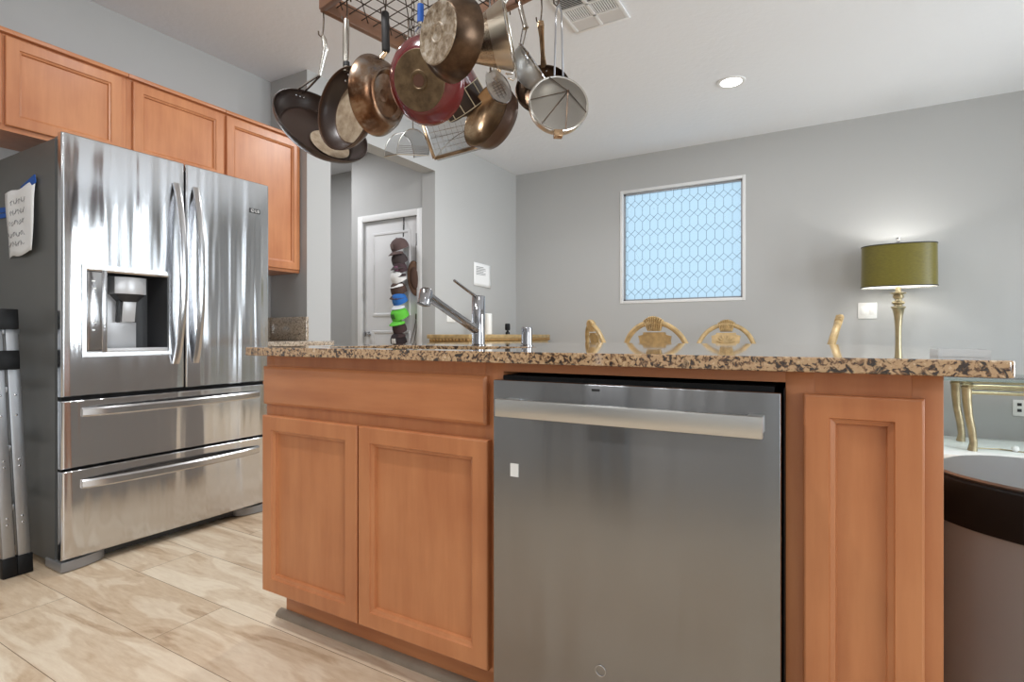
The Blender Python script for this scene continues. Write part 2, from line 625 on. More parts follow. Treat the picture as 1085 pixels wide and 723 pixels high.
def floor_mat():
    m, nt, p = nmat('oak_plank_floor')
    tc = nt.nodes.new('ShaderNodeTexCoord')
    mp = nt.nodes.new('ShaderNodeMapping')
    mp.inputs['Location'].default_value = (0.31, -0.191, 0)
    nt.links.new(tc.outputs['Object'], mp.inputs['Vector'])
    br = nt.nodes.new('ShaderNodeTexBrick')
    br.offset = 0.37
    br.inputs['Scale'].default_value = 1.0
    br.inputs['Brick Width'].default_value = 1.5
    br.inputs['Row Height'].default_value = 0.237
    br.inputs['Mortar Size'].default_value = 0.0012
    br.inputs['Mortar Smooth'].default_value = 0.3
    br.inputs['Color1'].default_value = (0.0, 0.0, 0.0, 1)
    br.inputs['Color2'].default_value = (1, 1, 1, 1)
    br.inputs['Mortar'].default_value = (0.5, 0.5, 0.5, 1)
    nt.links.new(mp.outputs['Vector'], br.inputs['Vector'])
    # per-plank shift of the grain
    sc_ = nt.nodes.new('ShaderNodeVectorMath')
    sc_.operation = 'SCALE'
    sc_.inputs['Scale'].default_value = 7.0
    nt.links.new(br.outputs['Color'], sc_.inputs[0])
    ad = nt.nodes.new('ShaderNodeVectorMath')
    ad.operation = 'ADD'
    nt.links.new(mp.outputs['Vector'], ad.inputs[0])
    nt.links.new(sc_.outputs[0], ad.inputs[1])
    st = nt.nodes.new('ShaderNodeMapping')
    st.inputs['Scale'].default_value = (1.3, 6.5, 1)
    nt.links.new(ad.outputs[0], st.inputs['Vector'])
    n1 = nt.nodes.new('ShaderNodeTexNoise')
    n1.inputs['Scale'].default_value = 1.5
    n1.inputs['Detail'].default_value = 5
    n1.inputs['Distortion'].default_value = 0.8
    nt.links.new(st.outputs[0], n1.inputs['Vector'])
    # cathedral grain lines
    ml = nt.nodes.new('ShaderNodeMath')
    ml.operation = 'MULTIPLY'
    ml.inputs[1].default_value = 46.0
    nt.links.new(n1.outputs['Fac'], ml.inputs[0])
    sn = nt.nodes.new('ShaderNodeMath')
    sn.operation = 'SINE'
    nt.links.new(ml.outputs[0], sn.inputs[0])
    n3 = nt.nodes.new('ShaderNodeTexNoise')
    n3.inputs['Scale'].default_value = 9
    n3.inputs['Detail'].default_value = 8
    n3.inputs['Roughness'].default_value = 0.7
    nt.links.new(st.outputs[0], n3.inputs['Vector'])
    m1 = nt.nodes.new('ShaderNodeMath')
    m1.operation = 'MULTIPLY_ADD'
    m1.inputs[1].default_value = 0.045
    nt.links.new(sn.outputs[0], m1.inputs[0])
    nt.links.new(n1.outputs['Fac'], m1.inputs[2])
    m2 = nt.nodes.new('ShaderNodeMath')
    m2.operation = 'MULTIPLY_ADD'
    m2.inputs[1].default_value = 0.45
    nt.links.new(n3.outputs['Fac'], m2.inputs[0])
    nt.links.new(m1.outputs[0], m2.inputs[2])
    m3 = nt.nodes.new('ShaderNodeMath')
    m3.operation = 'MULTIPLY_ADD'
    m3.inputs[1].default_value = 0.13
    nt.links.new(br.outputs['Color'], m3.inputs[0])
    nt.links.new(m2.outputs[0], m3.inputs[2])
    rp = nt.nodes.new('ShaderNodeValToRGB')
    e = rp.color_ramp.elements
    e[0].position, e[0].color = 0.46, rgb(166, 136, 108)
    e[1].position, e[1].color = 1.0, rgb(238, 222, 198)
    q = e.new(0.66)
    q.color = rgb(206, 180, 150)
    q = e.new(0.83)
    q.color = rgb(224, 204, 178)
    nt.links.new(m3.outputs[0], rp.inputs['Fac'])
    mx = nt.nodes.new('ShaderNodeMixRGB')
    mx.inputs['Color2'].default_value = rgb(128, 102, 78)
    nt.links.new(br.outputs['Fac'], mx.inputs['Fac'])
    nt.links.new(rp.outputs['Color'], mx.inputs['Color1'])
    nt.links.new(mx.outputs['Color'], p.inputs['Base Color'])
    p.inputs['Roughness'].default_value = 0.42
    p.inputs['Specular IOR Level'].default_value = 0.35
    return m
M['floor'] = floor_mat()

# ------------------------------------------------------------------ the room
CEIL = 2.75
XL, XR, YB, YF = -3.47, 3.20, 5.42, -3.0
XD = -3.09                      # left wall of the dining end
struct('floor', MB().box(-5.6, XR + 0.1, YF - 0.1, YB + 0.1, -0.1, 0.0), M['floor'])
struct('ceiling', MB().box(-5.6, XR + 0.1, YF - 0.1, YB + 0.1, CEIL, CEIL + 0.1), M['ceiling'])
struct('wall_left', MB().box(XL - 0.12, XL, YF, 2.54, 0, CEIL), M['wall'])
struct('wall_stub', MB().box(XL - 0.12, XD, 2.54, 2.745, 0, CEIL), M['wall'])
struct('wall_header', MB().box(XD - 0.15, XD, 2.745, 3.944, 2.42, CEIL), M['wall'])
struct('wall_dining', MB().box(XD - 0.15, XD, 3.944, YB, 0, CEIL), M['wall'])
WX0, WX1, WZ0, WZ1 = -1.863, -0.672, 1.256, 2.407
b = MB()
b.box(XD - 0.15, WX0, YB, YB + 0.15, 0, CEIL)
b.box(WX1, XR + 0.1, YB, YB + 0.15, 0, CEIL)
b.box(WX0, WX1, YB, YB + 0.15, 0, WZ0)
b.box(WX0, WX1, YB, YB + 0.15, WZ1, CEIL)
struct('wall_back', b, M['wall'])
# right wall with three tall patio panes and a kitchen window opening
b = MB()
ys = [(YF, -1.7), (-0.1, 2.37), (3.13, 3.45), (4.05, 4.55), (4.85, YB + 0.1)]
for y0, y1 in ys:
    b.box(XR, XR + 0.12, y0, y1, 0, CEIL)
for y0, y1 in ((2.37, 3.13), (3.45, 4.05), (4.55, 4.85)):
    b.box(XR, XR + 0.12, y0, y1, 2.56, CEIL)
    b.box(XR, XR + 0.12, y0, y1, 0, 0.4)
b.box(XR, XR + 0.12, -1.7, -0.1, 2.3, CEIL)
b.box(XR, XR + 0.12, -1.7, -0.1, 0, 0.7)
struct('wall_right', b, M['wall_pale'])
b = MB()
b.box(-5.6, -3.0, YF - 0.12, YF, 0, CEIL)
b.box(-1.45, XR + 0.1, YF - 0.12, YF, 0, CEIL)
b.box(-3.0, -1.45, YF - 0.12, YF, 2.2, CEIL)
b.box(-3.1, -3.0, YF - 1.5, YF - 0.12, 0, CEIL)  # unseen dark alcove, added to darken the left of the dishwasher's reflection
b.box(-1.45, -1.35, YF - 1.5, YF - 0.12, 0, CEIL)
b.box(-3.1, -2.42, YF - 1.6, YF - 1.5, 0, CEIL)
b.box(-2.30, -1.35, YF - 1.6, YF - 1.5, 0, CEIL)
b.box(-2.42, -2.30, YF - 1.6, YF - 1.5, 2.1, CEIL)  # narrow slit added to give that reflection a bright streak
b.box(-2.42, -2.30, YF - 1.6, YF - 1.5, 0, 0.3)
b.box(-3.1, -1.35, YF - 1.6, YF - 0.12, CEIL, CEIL + .1)
b.box(-3.1, -1.35, YF - 1.6, YF - 0.12, -.1, 0)
struct('wall_front', b, M['wall'])
# hallway behind the opening
DY = 3.96
DX0, DX1 = -4.0, -3.30          # door slab opening
b = MB()
b.box(-4.157, DX0, DY, DY + 0.12, 0, CEIL)
b.box(DX1, XD - 0.15, DY, DY + 0.12, 0, CEIL)
b.box(DX0, DX1, DY, DY + 0.12, 2.05, CEIL)
struct('wall_hall', b, M['wall'])
struct('wall_hall_end', MB().box(-5.5, -4.157, 4.36, 4.48, 0, CEIL), M['wall'])
struct('wall_hall_return', MB().box(-4.157, -4.04, DY + 0.12, 4.48, 0, CEIL), M['wall'])
struct('wall_hall_side', MB().box(-5.6, -5.5, YF, 4.48, 0, CEIL), M['wall'])
area('hall_light', (-4.4, 3.2, 2.72), (0, 0, -1), 0.5, 0.5, 21, (0.97, 0.98, 1))

# baseboards
struct('baseboard_back', MB().box(XD, XR, YB - 0.014, YB, 0, 0.09, 0.003), M['trim'])
struct('baseboard_dining', MB().box(XD, XD + 0.014, 3.944, YB - 0.014, 0, 0.09, 0.003), M['trim'])

# window
wf = MB()
fz = 0.028
for x0, x1, z0, z1 in ((WX0, WX0 + fz, WZ0, WZ1), (WX1 - fz, WX1, WZ0, WZ1), (WX0 + fz, WX1 - fz, WZ0, WZ0 + fz), (WX0 + fz, WX1 - fz, WZ1 - fz, WZ1)):
    wf.box(x0, x1, YB - 0.006, YB + 0.10, z0, z1, 0.002)
win = struct('window_1', wf, M['trim'])
g = MB().box(WX0 + fz, WX1 - fz, YB + 0.045, YB + 0.052, WZ0 + fz, WZ1 - fz)
struct('pane', g, M['frost'], win)
s_ = MB()
for x0, x1, z0, z1 in ((WX0 + fz, WX0 + fz + .016, WZ0 + fz, WZ1 - fz), (WX1 - fz - .016, WX1 - fz, WZ0 + fz, WZ1 - fz), (WX0 + fz, WX1 - fz, WZ0 + fz, WZ0 + fz + .014), (WX0 + fz, WX1 - fz, WZ1 - fz - .018, WZ1 - fz)):
    s_.box(x0, x1, YB + 0.030, YB + 0.06, z0, z1)
struct('sash', s_, M['grey_plastic'], win)
# leaded lattice of long hexagons with diamonds between
lead = MB()
LX0, LX1, LZ0, LZ1 = WX0 + fz + .016, WX1 - fz - .016, WZ0 + fz + .014, WZ1 - fz - .018
PW, PH, PA = 0.0775, 0.1485, 0.036
def clip_line(x0, z0, x1, z1):
    t0, t1 = 0.0, 1.0
    dx, dz = x1 - x0, z1 - z0
    for p, q in ((-dx, x0 - LX0), (dx, LX1 - x0), (-dz, z0 - LZ0), (dz, LZ1 - z0)):
        if abs(p) < 1e-9:
            if q < 0:
                return None
        else:
            t = q / p
            if p < 0:
                t0 = max(t0, t)
            else:
                t1 = min(t1, t)
    if t1 - t0 < 0.02:
        return None
    return (x0 + dx * t0, z0 + dz * t0, x0 + dx * t1, z0 + dz * t1)
def came(x0, z0, x1, z1):
    c = clip_line(x0, z0, x1, z1)
    if c:
        lead.bar((c[0], YB + 0.042, c[1]), (c[2], YB + 0.042, c[3]), 0.0026, 0.003, (0, 1, 0))
for k in range(-1, 17):
    for j in range(-1, 9):
        x = LX0 + 0.02 + k * PW
        z = LZ0 + 0.075 + j * PH
        came(x, z + PA, x, z + PH - PA)
        for s in (-1, 1):
            came(x, z + PA, x + s * PW / 2, z)
            came(x, z - PA, x + s * PW / 2, z)
struct('leading', lead, M['dark_plastic'], win)

# hall door with casing
c = MB()
c.box(DX0 - 0.057, DX0 + 0.004, DY - 0.018, DY, 0, 2.106, 0.004)
c.box(DX1 - 0.004, DX1 + 0.057, DY - 0.018, DY, 0, 2.106, 0.004)
c.box(DX0 + 0.004, DX1 - 0.004, DY - 0.018, DY, 2.046, 2.106, 0.004)
struct('trim_1', c, M['trim'])
d = MB()
d.box(DX0, DX1, DY + 0.02, DY + 0.055, 0.005, 2.046)
for z0, z1 in ((0.22, 0.98), (1.12, 1.93)):
    x0, x1 = DX0 + 0.11, DX1 - 0.11
    Md = Matrix(((1, 0, 0, 0), (0, 0, -1, DY + 0.02), (0, 1, 0, 0), (0, 0, 0, 1)))
    d.rects([(x0, x1, z0, z1, 0.0), (x0 + .004, x1 - .004, z0 + .004, z1 - .004, 0.010), (x0 + .02, x1 - .02, z0 + .02, z1 - .02, 0.010), (x0 + .03, x1 - .03, z0 + .03, z1 - .03, 0.002), (x0 + .05, x1 - .05, z0 + .05, z1 - .05, 0.002), (x0 + .07, x1 - .07, z0 + .07, z1 - .07, 0.006)], Md)
door = struct('door_1', d, M['door'])
k = MB()
Mk = frame((DX0 + 0.065, DY + 0.02, 0.945), (0, -1, 0), (0, 0, 1))
k.lathe([(0, 0), (0.026, 0), (0.026, 0.006), (0.012, 0.010), (0.010, 0.028), (0.02, 0.034), (0.027, 0.048), (0.024, 0.06), (0, 0.066)], 20, Mk)
struct('door_knob', k, M['steel_handle'], door)

# ------------------------------------------------------------------ cabinet door helper
def panel_door(parent, name, Mx, u0, u1, v0, v1, t=0.020, stile=0.044, wood='maple', ins=0.0175, label=None):
    f = MB()
    e = 0.004
    f.rects([(u0, u1, v0, v1, 0), (u0, u1, v0, v1, t - e), (u0 + e * .4, u1 - e * .4, v0 + e * .4, v1 - e * .4, t - e * .3), (u0 + e, u1 - e, v0 + e, v1 - e, t),
             (u0 + stile, u1 - stile, v0 + stile, v1 - stile, t), (u0 + stile + .002, u1 - stile - .002, v0 + stile + .002, v1 - stile - .002, t - .005),
             (u0 + stile + .010, u1 - stile - .010, v0 + stile + .010, v1 - stile - .010, t - .009), (u0 + stile + .012, u1 - stile - .012, v0 + stile + .012, v1 - stile - .012, t - ins)], Mx, fill=False)
    f.bm.faces.new([f.bm.verts[i] for i in ()]) if False else None
    dr = f.build(name, M[wood], parent, 25, label)
    s2 = stile + .010
    p = MB()
    p.rects([(u0 + s2, u1 - s2, v0 + s2, v1 - s2, 0.001), (u0 + s2, u1 - s2, v0 + s2, v1 - s2, t - ins)], Mx)
    p.build('panel', M[wood], dr)
    return dr

def facing_front(y):            # local (u,v,out) -> faces -Y
    return Matrix(((1, 0, 0, 0), (0, 0, -1, y), (0, 1, 0, 0), (0, 0, 0, 1)))
def facing_right(x):            # local (u,v,out) -> u along +Y, out along +X
    return Matrix(((0, 0, 1, x), (1, 0, 0, 0), (0, 1, 0, 0), (0, 0, 0, 1)))

# ------------------------------------------------------------------ the island
CT, CU = 0.899, 0.872           # counter top and underside
YFR = 1.137                     # face frame plane
YTK = 1.212                     # toe kick plane
IBK = 2.15                      # island back
sink = thing('sink_base_cabinet', 'honey maple two-door sink cabinet at the left end of the island', 'cabinet', (-1.13, 1.6, 0))
b = MB()
b.box(-0.70, -0.684, YFR + .019, IBK, 0.11, CU - .002)
b.box(-1.557, -0.70, YFR + .03, IBK - .02, 0.11, 0.128)
b.build('carcass', M['maple'], sink)
b = MB()
b.box(-1.575, -1.535, YFR, YFR + .019, 0.114, CU - .002, .001)
b.box(-0.735, -0.684, YFR, YFR + .019, 0.114, CU - .002, .001)
b.box(-1.535, -0.735, YFR, YFR + .019, 0.828, CU - .002)
b.box(-1.535, -0.735, YFR, YFR + .019, 0.672, 0.728)
b.box(-1.535, -0.735, YFR, YFR + .019, 0.114, 0.15)
b.box(-1.168, -1.132, YFR, YFR + .019, 0.15, 0.672)
b.build('face_frame', M['maple'], sink)
MB().box(-1.575, -1.557, YTK + .016, IBK, 0.0, CU - .002).box(-1.575, -1.557, YFR + .019, YTK + .016, 0.114, CU - .002).build('side_panel', M['wall'], sink)
b = MB().box(-1.557, -0.684, IBK - .02, IBK, 0.0, CU - .002)
b.build('back_panel', M['wall'], sink)
Mf = facing_front(YFR)
b = MB()
b.rects([(-1.571, -0.723, 0.718, 0.838, 0), (-1.571, -0.723, 0.718, 0.838, .013), (-1.567, -.727, .722, .834, .0165), (-1.560, -.730, .726, .830, .019)], Mf)
b.build('drawer_front', M['maple_h'], sink, 25)
panel_door(sink, 'door', Mf, -1.571, -1.154, 0.124, 0.682)
panel_door(sink, 'door', Mf, -1.148, -0.716, 0.124, 0.682)
b = MB()
b.box(-1.575, -0.684, YTK, YTK + .016, 0.0, 0.113)
b.build('toe_kick', M['maple_h'], sink)
# quarter round along the toe kick
q = MB()
pts = [(0, 0)] + [(0.024 * math.cos(a), 0.02 * math.sin(a)) for a in [PI / 2 * i / 8 for i in range(9)]]
Mq = Matrix(((0, 0, 1, 0), (-1, 0, 0, YTK), (0, 1, 0, 0), (0, 0, 0, 1)))
q.prism(pts, -1.60, -0.684, Mq)
M['shoe'] = mat('shoe_moulding_taupe', rgb(150, 136, 120), 0.5, var=0.15, vscale=10)
struct('trim_2', q, M['shoe'])

endc = thing('end_cabinet', 'narrow maple cabinet with one tall door at the right end of the island', 'cabinet', (0.05, 1.6, 0))
b = MB()
b.box(0.143, 0.161, YFR + .019, IBK, 0, CU - .002)
b.box(-0.072, -0.056, YFR + .019, IBK, 0.0, CU - .002)
b.build('carcass', M['maple'], endc)
b = MB()
b.box(-0.072, -0.025, YFR, YFR + .019, 0.0, CU - .002, .001)
b.box(0.118, 0.161, YFR, YFR + .019, 0.0, CU - .002, .001)
b.box(-0.025, 0.118, YFR, YFR + .019, 0.80, CU - .002)
b.box(-0.025, 0.118, YFR, YFR + .019, 0.0, 0.15)
b.build('face_frame', M['maple'], endc)
panel_door(endc, 'door', Mf, -0.0425, 0.134, 0.124, 0.832, 0.019, 0.040)
MB().box(-0.056, 0.143, IBK - .02, IBK, 0, CU - .002).build('back_panel', M['maple'], endc)

# rail above the dishwasher, belongs to the island frame
b = MB().box(-0.684, -0.072, YFR, YFR + .019, 0.850, CU - .002)
b.build('top_rail', M['maple_h'], sink)
b = MB().box(-0.684, -0.072, IBK - .02, IBK, 0, CU - .002)
b.build('back_panel', M['maple'], sink)

# dishwasher
dw = thing('dishwasher', 'stainless steel dishwasher with a bar handle built into the island', 'dishwasher', (-0.38, 1.4, 0))
b = MB()
b.box(-0.676, -0.090, 1.125, 1.70, 0.05, 0.842)
b.build('tub', M['black'], dw)
b = MB()
b.box(-0.684, -0.077, 1.092, 1.124, 0.10, 0.833, 0.003, 2)
dd = b.build('door', M['steel_dw'], dw)
b = MB()
b.box(-0.642, -0.101, 1.030, 1.043, 0.758, 0.7965, 0.002)
b.build('handle', M['steel_brushed'], dd)
for x0, x1 in ((-0.640, -0.612), (-0.131, -0.103)):
    b = MB().box(x0, x1, 1.042, 1.093, 0.762, 0.793, 0.002)
    b.build('handle_post', M['steel_brushed'], dd)
b = MB().box(-0.637, -0.616, 1.0905, 1.0925, 0.613, 0.643)
b.build('sticker', M['white'], dd, label='small square white sticker')
b = MB().box(-0.438, -0.420, 1.0905, 1.0925, 0.819, 0.824, 0.0008)
b.build('badge', M['dark_plastic'], dd, label='tiny dark badge')
ring = MB()
ring.tube([(-0.418 + .011 * math.cos(a), 1.0915, 0.2315 + .011 * math.sin(a)) for a in [2 * PI * i / 24 for i in range(24)]], 0.0012, 6, True)
ring.build('emblem', M['steel_handle'], dd, label='small round emblem')
MB().box(-0.67, -0.09, 1.16, 1.20, 0.0, 0.10).build('kick_plate', M['black'], dw)
MB().box(-0.074, -0.0725, 1.12, 1.16, 0.10, 0.84).build('side_gasket', M['black'], dw)

# countertop with sink cut-out
def rrect(x0, x1, y0, y1, r, n=6):
    out = []
    for cx, cy, a0 in ((x1 - r, y1 - r, 0), (x0 + r, y1 - r, 90), (x0 + r, y0 + r, 180), (x1 - r, y0 + r, 270)):
        for i in range(n + 1):
            a = R(a0 + 90 * i / n)
            out.append((cx + r * math.cos(a), cy + r * math.sin(a)))
    return out
outer = rrect(-1.632, 0.243, 1.095, 2.60, 0.012)
inner = rrect(-1.44, -0.80, 1.19, 1.585, 0.06)
bm_ = bmesh.new()
def loop(pts):
    vs = [bm_.verts.new((x, y, CU)) for x, y in pts]
    return [bm_.edges.new((vs[i], vs[(i + 1) % len(vs)])) for i in range(len(vs))]
ed = loop(outer) + loop(inner)
bmesh.ops.triangle_fill(bm_, use_beauty=True, use_dissolve=False, edges=ed)
fs = bm_.faces[:]
ex = bmesh.ops.extrude_face_region(bm_, geom=fs)
up = [v for v in ex['geom'] if isinstance(v, bmesh.types.BMVert)]
for v in up:
    v.co.z = CT
es = []
for e in bm_.edges:
    if len(e.link_faces) == 2:
        n0, n1 = e.link_faces[0].normal, e.link_faces[1].normal
        zs = [v.co.z for v in e.verts]
        vert0 = abs(e.link_faces[0].normal.z)
        if zs[0] == zs[1] and abs(e.link_faces[0].calc_center_median().z - e.link_faces[1].calc_center_median().z) > 1e-4:
            es.append(e)
bmesh.ops.recalc_face_normals(bm_, faces=bm_.faces[:])
bmesh.ops.bevel(bm_, geom=es, offset=0.0025, segments=2, profile=0.5, affect='EDGES')
mb = MB()
mb.bm = bm_
ctop = mb.build('island_countertop', M['granite'], None, 18)
tag(ctop, 'speckled tan and brown granite countertop over the island', 'countertop')
# undermount sink bowl
sk = MB()
o2 = rrect(-1.455, -0.785, 1.175, 1.60, 0.07)
i2 = rrect(-1.445, -0.795, 1.185, 1.59, 0.065)
i3 = rrect(-1.43, -0.81, 1.20, 1.575, 0.07)
lv = [(o2, CU - .001), (i2, CU - .001), (i3, CU - .19), (rrect(-1.40, -0.84, 1.23, 1.545, .06), CU - .20)]
rings = []
for pts, z in lv:
    rings.append([sk.bm.verts.new((x, y, z)) for x, y in pts])
for a, c2 in zip(rings, rings[1:]):
    n = len(a)
    for i in range(n):
        sk.bm.faces.new((a[i], a[(i + 1) % n], c2[(i + 1) % n], c2[i]))
sk.bm.faces.new(rings[-1])
tag(sk.build('undermount_sink', M['steel_brushed'], None), 'steel undermount sink bowl set into the island countertop', 'sink')

# faucet
fa = thing('kitchen_faucet', 'chrome pull-out kitchen faucet with a slanted spout behind the sink', 'faucet', (-1.09, 1.64, CT))
b = MB()
b.lathe([(0, CT), (0.027, CT), (0.027, CT + .004), (0.0235, CT + .006), (0.0235, CT + .176), (0.0215, CT + .179), (0, CT + .180)], 32, Matrix.Translation((-1.09, 1.64, 0)))
b.build('barrel', M['chrome'], fa)
b = MB()
b.tube([(-1.09, 1.632, CT + .055), (-1.09, 1.60, CT + .066), (-1.09, 1.50, CT + .104), (-1.09, 1.40, CT + .143), (-1.09, 1.352, CT + .162)], [0.016, 0.0155, 0.0145, 0.014, 0.015], 20)
b.build('spout', M['chrome'], fa)
b = MB()
Mh = frame((-1.09, 1.345, CT + .168), (0, -0.30, -0.95), (1, 0, 0))
b.lathe([(0, -0.016), (0.016, -0.015), (0.0205, -0.008), (0.0215, 0.03), (0.0215, 0.036), (0.017, 0.038), (0, 0.038)], 24, Mh)
b.build('spray_head', M['chrome'], fa)
b = MB()
b.tube([(-1.09, 1.632, CT + .172), (-1.092, 1.57, CT + .195), (-1.095, 1.50, CT + .222)], [0.006, 0.0052, 0.0045], 12)
b.build('lever', M['chrome'], fa)

ag = MB()
ag.lathe([(0, CT), (0.022, CT), (0.022, CT + .004), (0.0185, CT + .006), (0.0185, CT + .062), (0.017, CT + .066), (0, CT + .067)], 28, Matrix.Translation((-0.904, 1.66, 0)))
tag(ag.build('air_gap_cap', M['chrome'], None), 'short chrome cylinder cap standing to the right of the faucet', 'air gap')

# clear plastic tray near the front right corner of the counter
tr = MB()
Mt = Matrix.Translation((0.196, 1.235, CT)) @ Matrix.Rotation(R(4), 4, 'Z')
hx, hy = .036, .03
tr.box(-hx, hx, -hy, hy, 0, 0.002, 0, 2, Mt)
for x0, x1, y0, y1 in ((-hx, hx, -hy, -hy + .002), (-hx, hx, hy - .002, hy), (-hx, -hx + .002, -hy + .002, hy - .002), (hx - .002, hx, -hy + .002, hy - .002)):
    tr.box(x0, x1, y0, y1, 0.002, 0.014, 0, 2, Mt)
M['frost_plastic'] = sheer('cloudy_plastic', rgb(225, 226, 226), .45, .3, 0)
tag(tr.build('plastic_tray', M['frost_plastic'], None), 'small cloudy plastic tray lying on the right front corner of the island countertop', 'tray')

# ------------------------------------------------------------------ refrigerator
XF = -2.60
fr = thing('refrigerator', 'tall stainless steel French-door refrigerator with two bottom drawers', 'refrigerator', (-3.0, 1.432, 0))
Y0, Y1, YM = 0.974, 1.891, 1.4505
b = MB()
b.box(-3.42, -2.74, Y0 + .002, Y1 - .002, 0.03, 1.72)
b.box(-2.74, -2.665, Y0 + .002, Y0 + .03, 0.03, 1.72)
b.box(-2.74, -2.665, Y1 - .03, Y1 - .002, 0.03, 1.72)
b.box(-2.74, -2.665, Y0 + .03, Y1 - .03, 1.69, 1.72)
b.box(-2.74, -2.665, Y0 + .03, Y1 - .03, 0.03, 0.75)
b.build('body', M['fridge_side'], fr)
b = MB()
for ya, yb, za, zb in ((Y0 + .012, Y0 + .05, .06, 1.715), (Y1 - .05, Y1 - .012, .06, 1.715), (Y0 + .05, Y1 - .05, 1.66, 1.715), (Y0 + .05, Y1 - .05, .06, .78), (YM - .04, YM + .04, .78, 1.66)):
    b.box(-2.665, -2.634, ya, yb, za, zb)
b.build('gasket', M['black'], fr)
def plate(mb, y0, y1, z0, z1, x0, x1, hole=None, bow=0.0):
    """door slab facing +X with slightly rounded left and right edges, optional rectangular opening"""
    rr = 0.010
    prof = []
    n = 5
    for i in range(n + 1):
        a = PI / 2 * i / n
        prof.append((y0 + rr - rr * math.cos(a), x1 - rr + rr * math.sin(a)))
    ysplit = [hole[0], hole[1]] if hole else []
    mids = [p for p in ysplit]
    fill = [y0 + rr + (y1 - y0 - 2 * rr) * i / 8 for i in range(1, 8)]
    mids = sorted(mids + [f for f in fill if all(abs(f - h) > 0.02 for h in mids)])
    prof += [(y, x1) for y in mids]
    for i in range(n + 1):
        a = PI / 2 * (1 - i / n)
        prof.append((y1 - rr + rr * math.cos(a), x1 - rr + rr * math.sin(a)))
    prof = [(y, x + bow * (1 - ((y - (y0 + y1) / 2) / ((y1 - y0) / 2)) ** 2)) for y, x in prof]
    prof = [(y0, x0)] + prof + [(y1, x0)]
    zs = [z0, z0 + .004] + ([hole[2], hole[3]] if hole else []) + [z1 - .004, z1]
    g = [[mb.bm.verts.new((x - (0.004 if (j in (0, len(zs) - 1) and 0 < i < len(prof) - 1) else 0), y, z)) for i, (y, x) in enumerate(prof)] for j, z in enumerate(zs)]
    for j in range(len(zs) - 1):
        for i in range(len(prof) - 1):
            if hole and j == 2 and prof[i][0] >= hole[0] - 1e-6 and prof[i + 1][0] <= hole[1] + 1e-6 and 1 <= i < len(prof) - 2:
                continue
            mb.bm.faces.new((g[j][i], g[j][i + 1], g[j + 1][i + 1], g[j + 1][i]))
    mb.bm.faces.new(g[0][::-1])
    mb.bm.faces.new(g[-1])
    if not hole:
        mb.bm.faces.new([g[j][0] for j in range(len(zs))] + [g[j][-1] for j in range(len(zs) - 1, -1, -1)])
HOLE = (1.045, 1.385, 0.852, 1.218)
b = MB()
plate(b, Y0, YM - .003, 0.693, 1.735, -2.634, XF, HOLE)
ld = b.build('door', M['steel_fridge'], fr, 30, label='left door with the ice and water dispenser')
b = MB()
plate(b, YM + .003, Y1, 0.693, 1.735, -2.634, XF)
rd = b.build('door', M['steel_fridge'], fr, 30, label='right door')
b = MB()
plate(b, Y0, Y1, 0.408, 0.676, -2.634, XF)
d1 = b.build('drawer', M['steel_fridge'], fr, 30, label='upper drawer')
b = MB()
plate(b, Y0, Y1, 0.050, 0.398, -2.634, XF)
d2 = b.build('drawer', M['steel_fridge'], fr, 30, label='lower freezer drawer')
# dispenser
b = MB()
y0, y1, z0, z1 = HOLE
Mr = facing_right(XF - .001)
b.rects([(y0 - .006, y1 + .006, z0 - .006, z1 + .006, 0), (y0 - .005, y1 + .005, z0 - .005, z1 + .005, .006), (y0 + .01, y1 - .01, z0 + .012, z1 - .012, .006), (y0 + .014, y1 - .014, z0 + .022, z1 - .02, .0)], Mr, fill=False)
dp = b.build('dispenser', M['steel_handle'], ld)
b = MB()   # cavity shell, panel column and divider
yc = 1.133
b.box(XF - .012, XF + .003, y0 + .010, yc - .002, z0 + .012, z1 - .012, .001)
b.build('panel_frame', M['steel_handle'], dp) if False else b.bm.free()
b = MB().box(XF - .02, XF + .003, y0 + .014, yc - .022, z0 + .024, z1 - .022, .002)
b.build('control_panel', M['panel_silver'], dp, label='mirror-like control panel strip')
b = MB().box(XF - .03, XF + .005, yc - .022, yc - .004, z0 + .012, z1 - .012, .002)
b.build('divider', M['steel_handle'], dp)
b = MB()
dep = 0.115
cy0, cy1, cz0, cz1 = yc - .004, y1 - .012, z0 + .022, z1 - .018
b.rects([(cy0, cy1, cz0, cz1, 0), (cy0 + .006, cy1 - .03, cz0 + .004, cz1 - .004, -dep)], Mr)
b.build('recess', M['dark_plastic'], dp)
b = MB()
b.box(XF - dep + .004, XF - dep + .016, cy0 + .004, cy1 - .085, cz0 + .004, cz1 - .085, .002)
b.build('recess_back', M['silver_plastic'], dp)
b = MB()   # nozzle housing (faceted) and paddle
ym = (cy0 + cy1) / 2 - .012
Mn = Matrix.Translation((XF - .062, ym, 0))
b.prism([(-.05, -.062), (.02, -.062), (.040, -.030), (.040, .03), (.02, .062), (-.05, .062)], cz1 - .085, cz1 - .012, Mn, .002)
b.build('nozzle_housing', M['silver_plastic'], dp)
b = MB()
Mn = Matrix.Translation((XF - .062, ym, 0))
lo = [(-.045, -.03), (.012, -.03), (.02, -.015), (.02, .015), (.012, .03), (-.045, .03)]
hi = [(-.05, -.06), (.02, -.06), (.039, -.030), (.039, .03), (.02, .06), (-.05, .06)]
A = [b.bm.verts.new(Mn @ Vector((x, y, cz1 - .118))) for x, y in lo]
B = [b.bm.verts.new(Mn @ Vector((x, y, cz1 - .085))) for x, y in hi]
for i in range(6):
    b.bm.faces.new((A[i], A[(i + 1) % 6], B[(i + 1) % 6], B[i]))
b.bm.faces.new(A)
b.build('nozzle', M['dark_plastic'], dp)
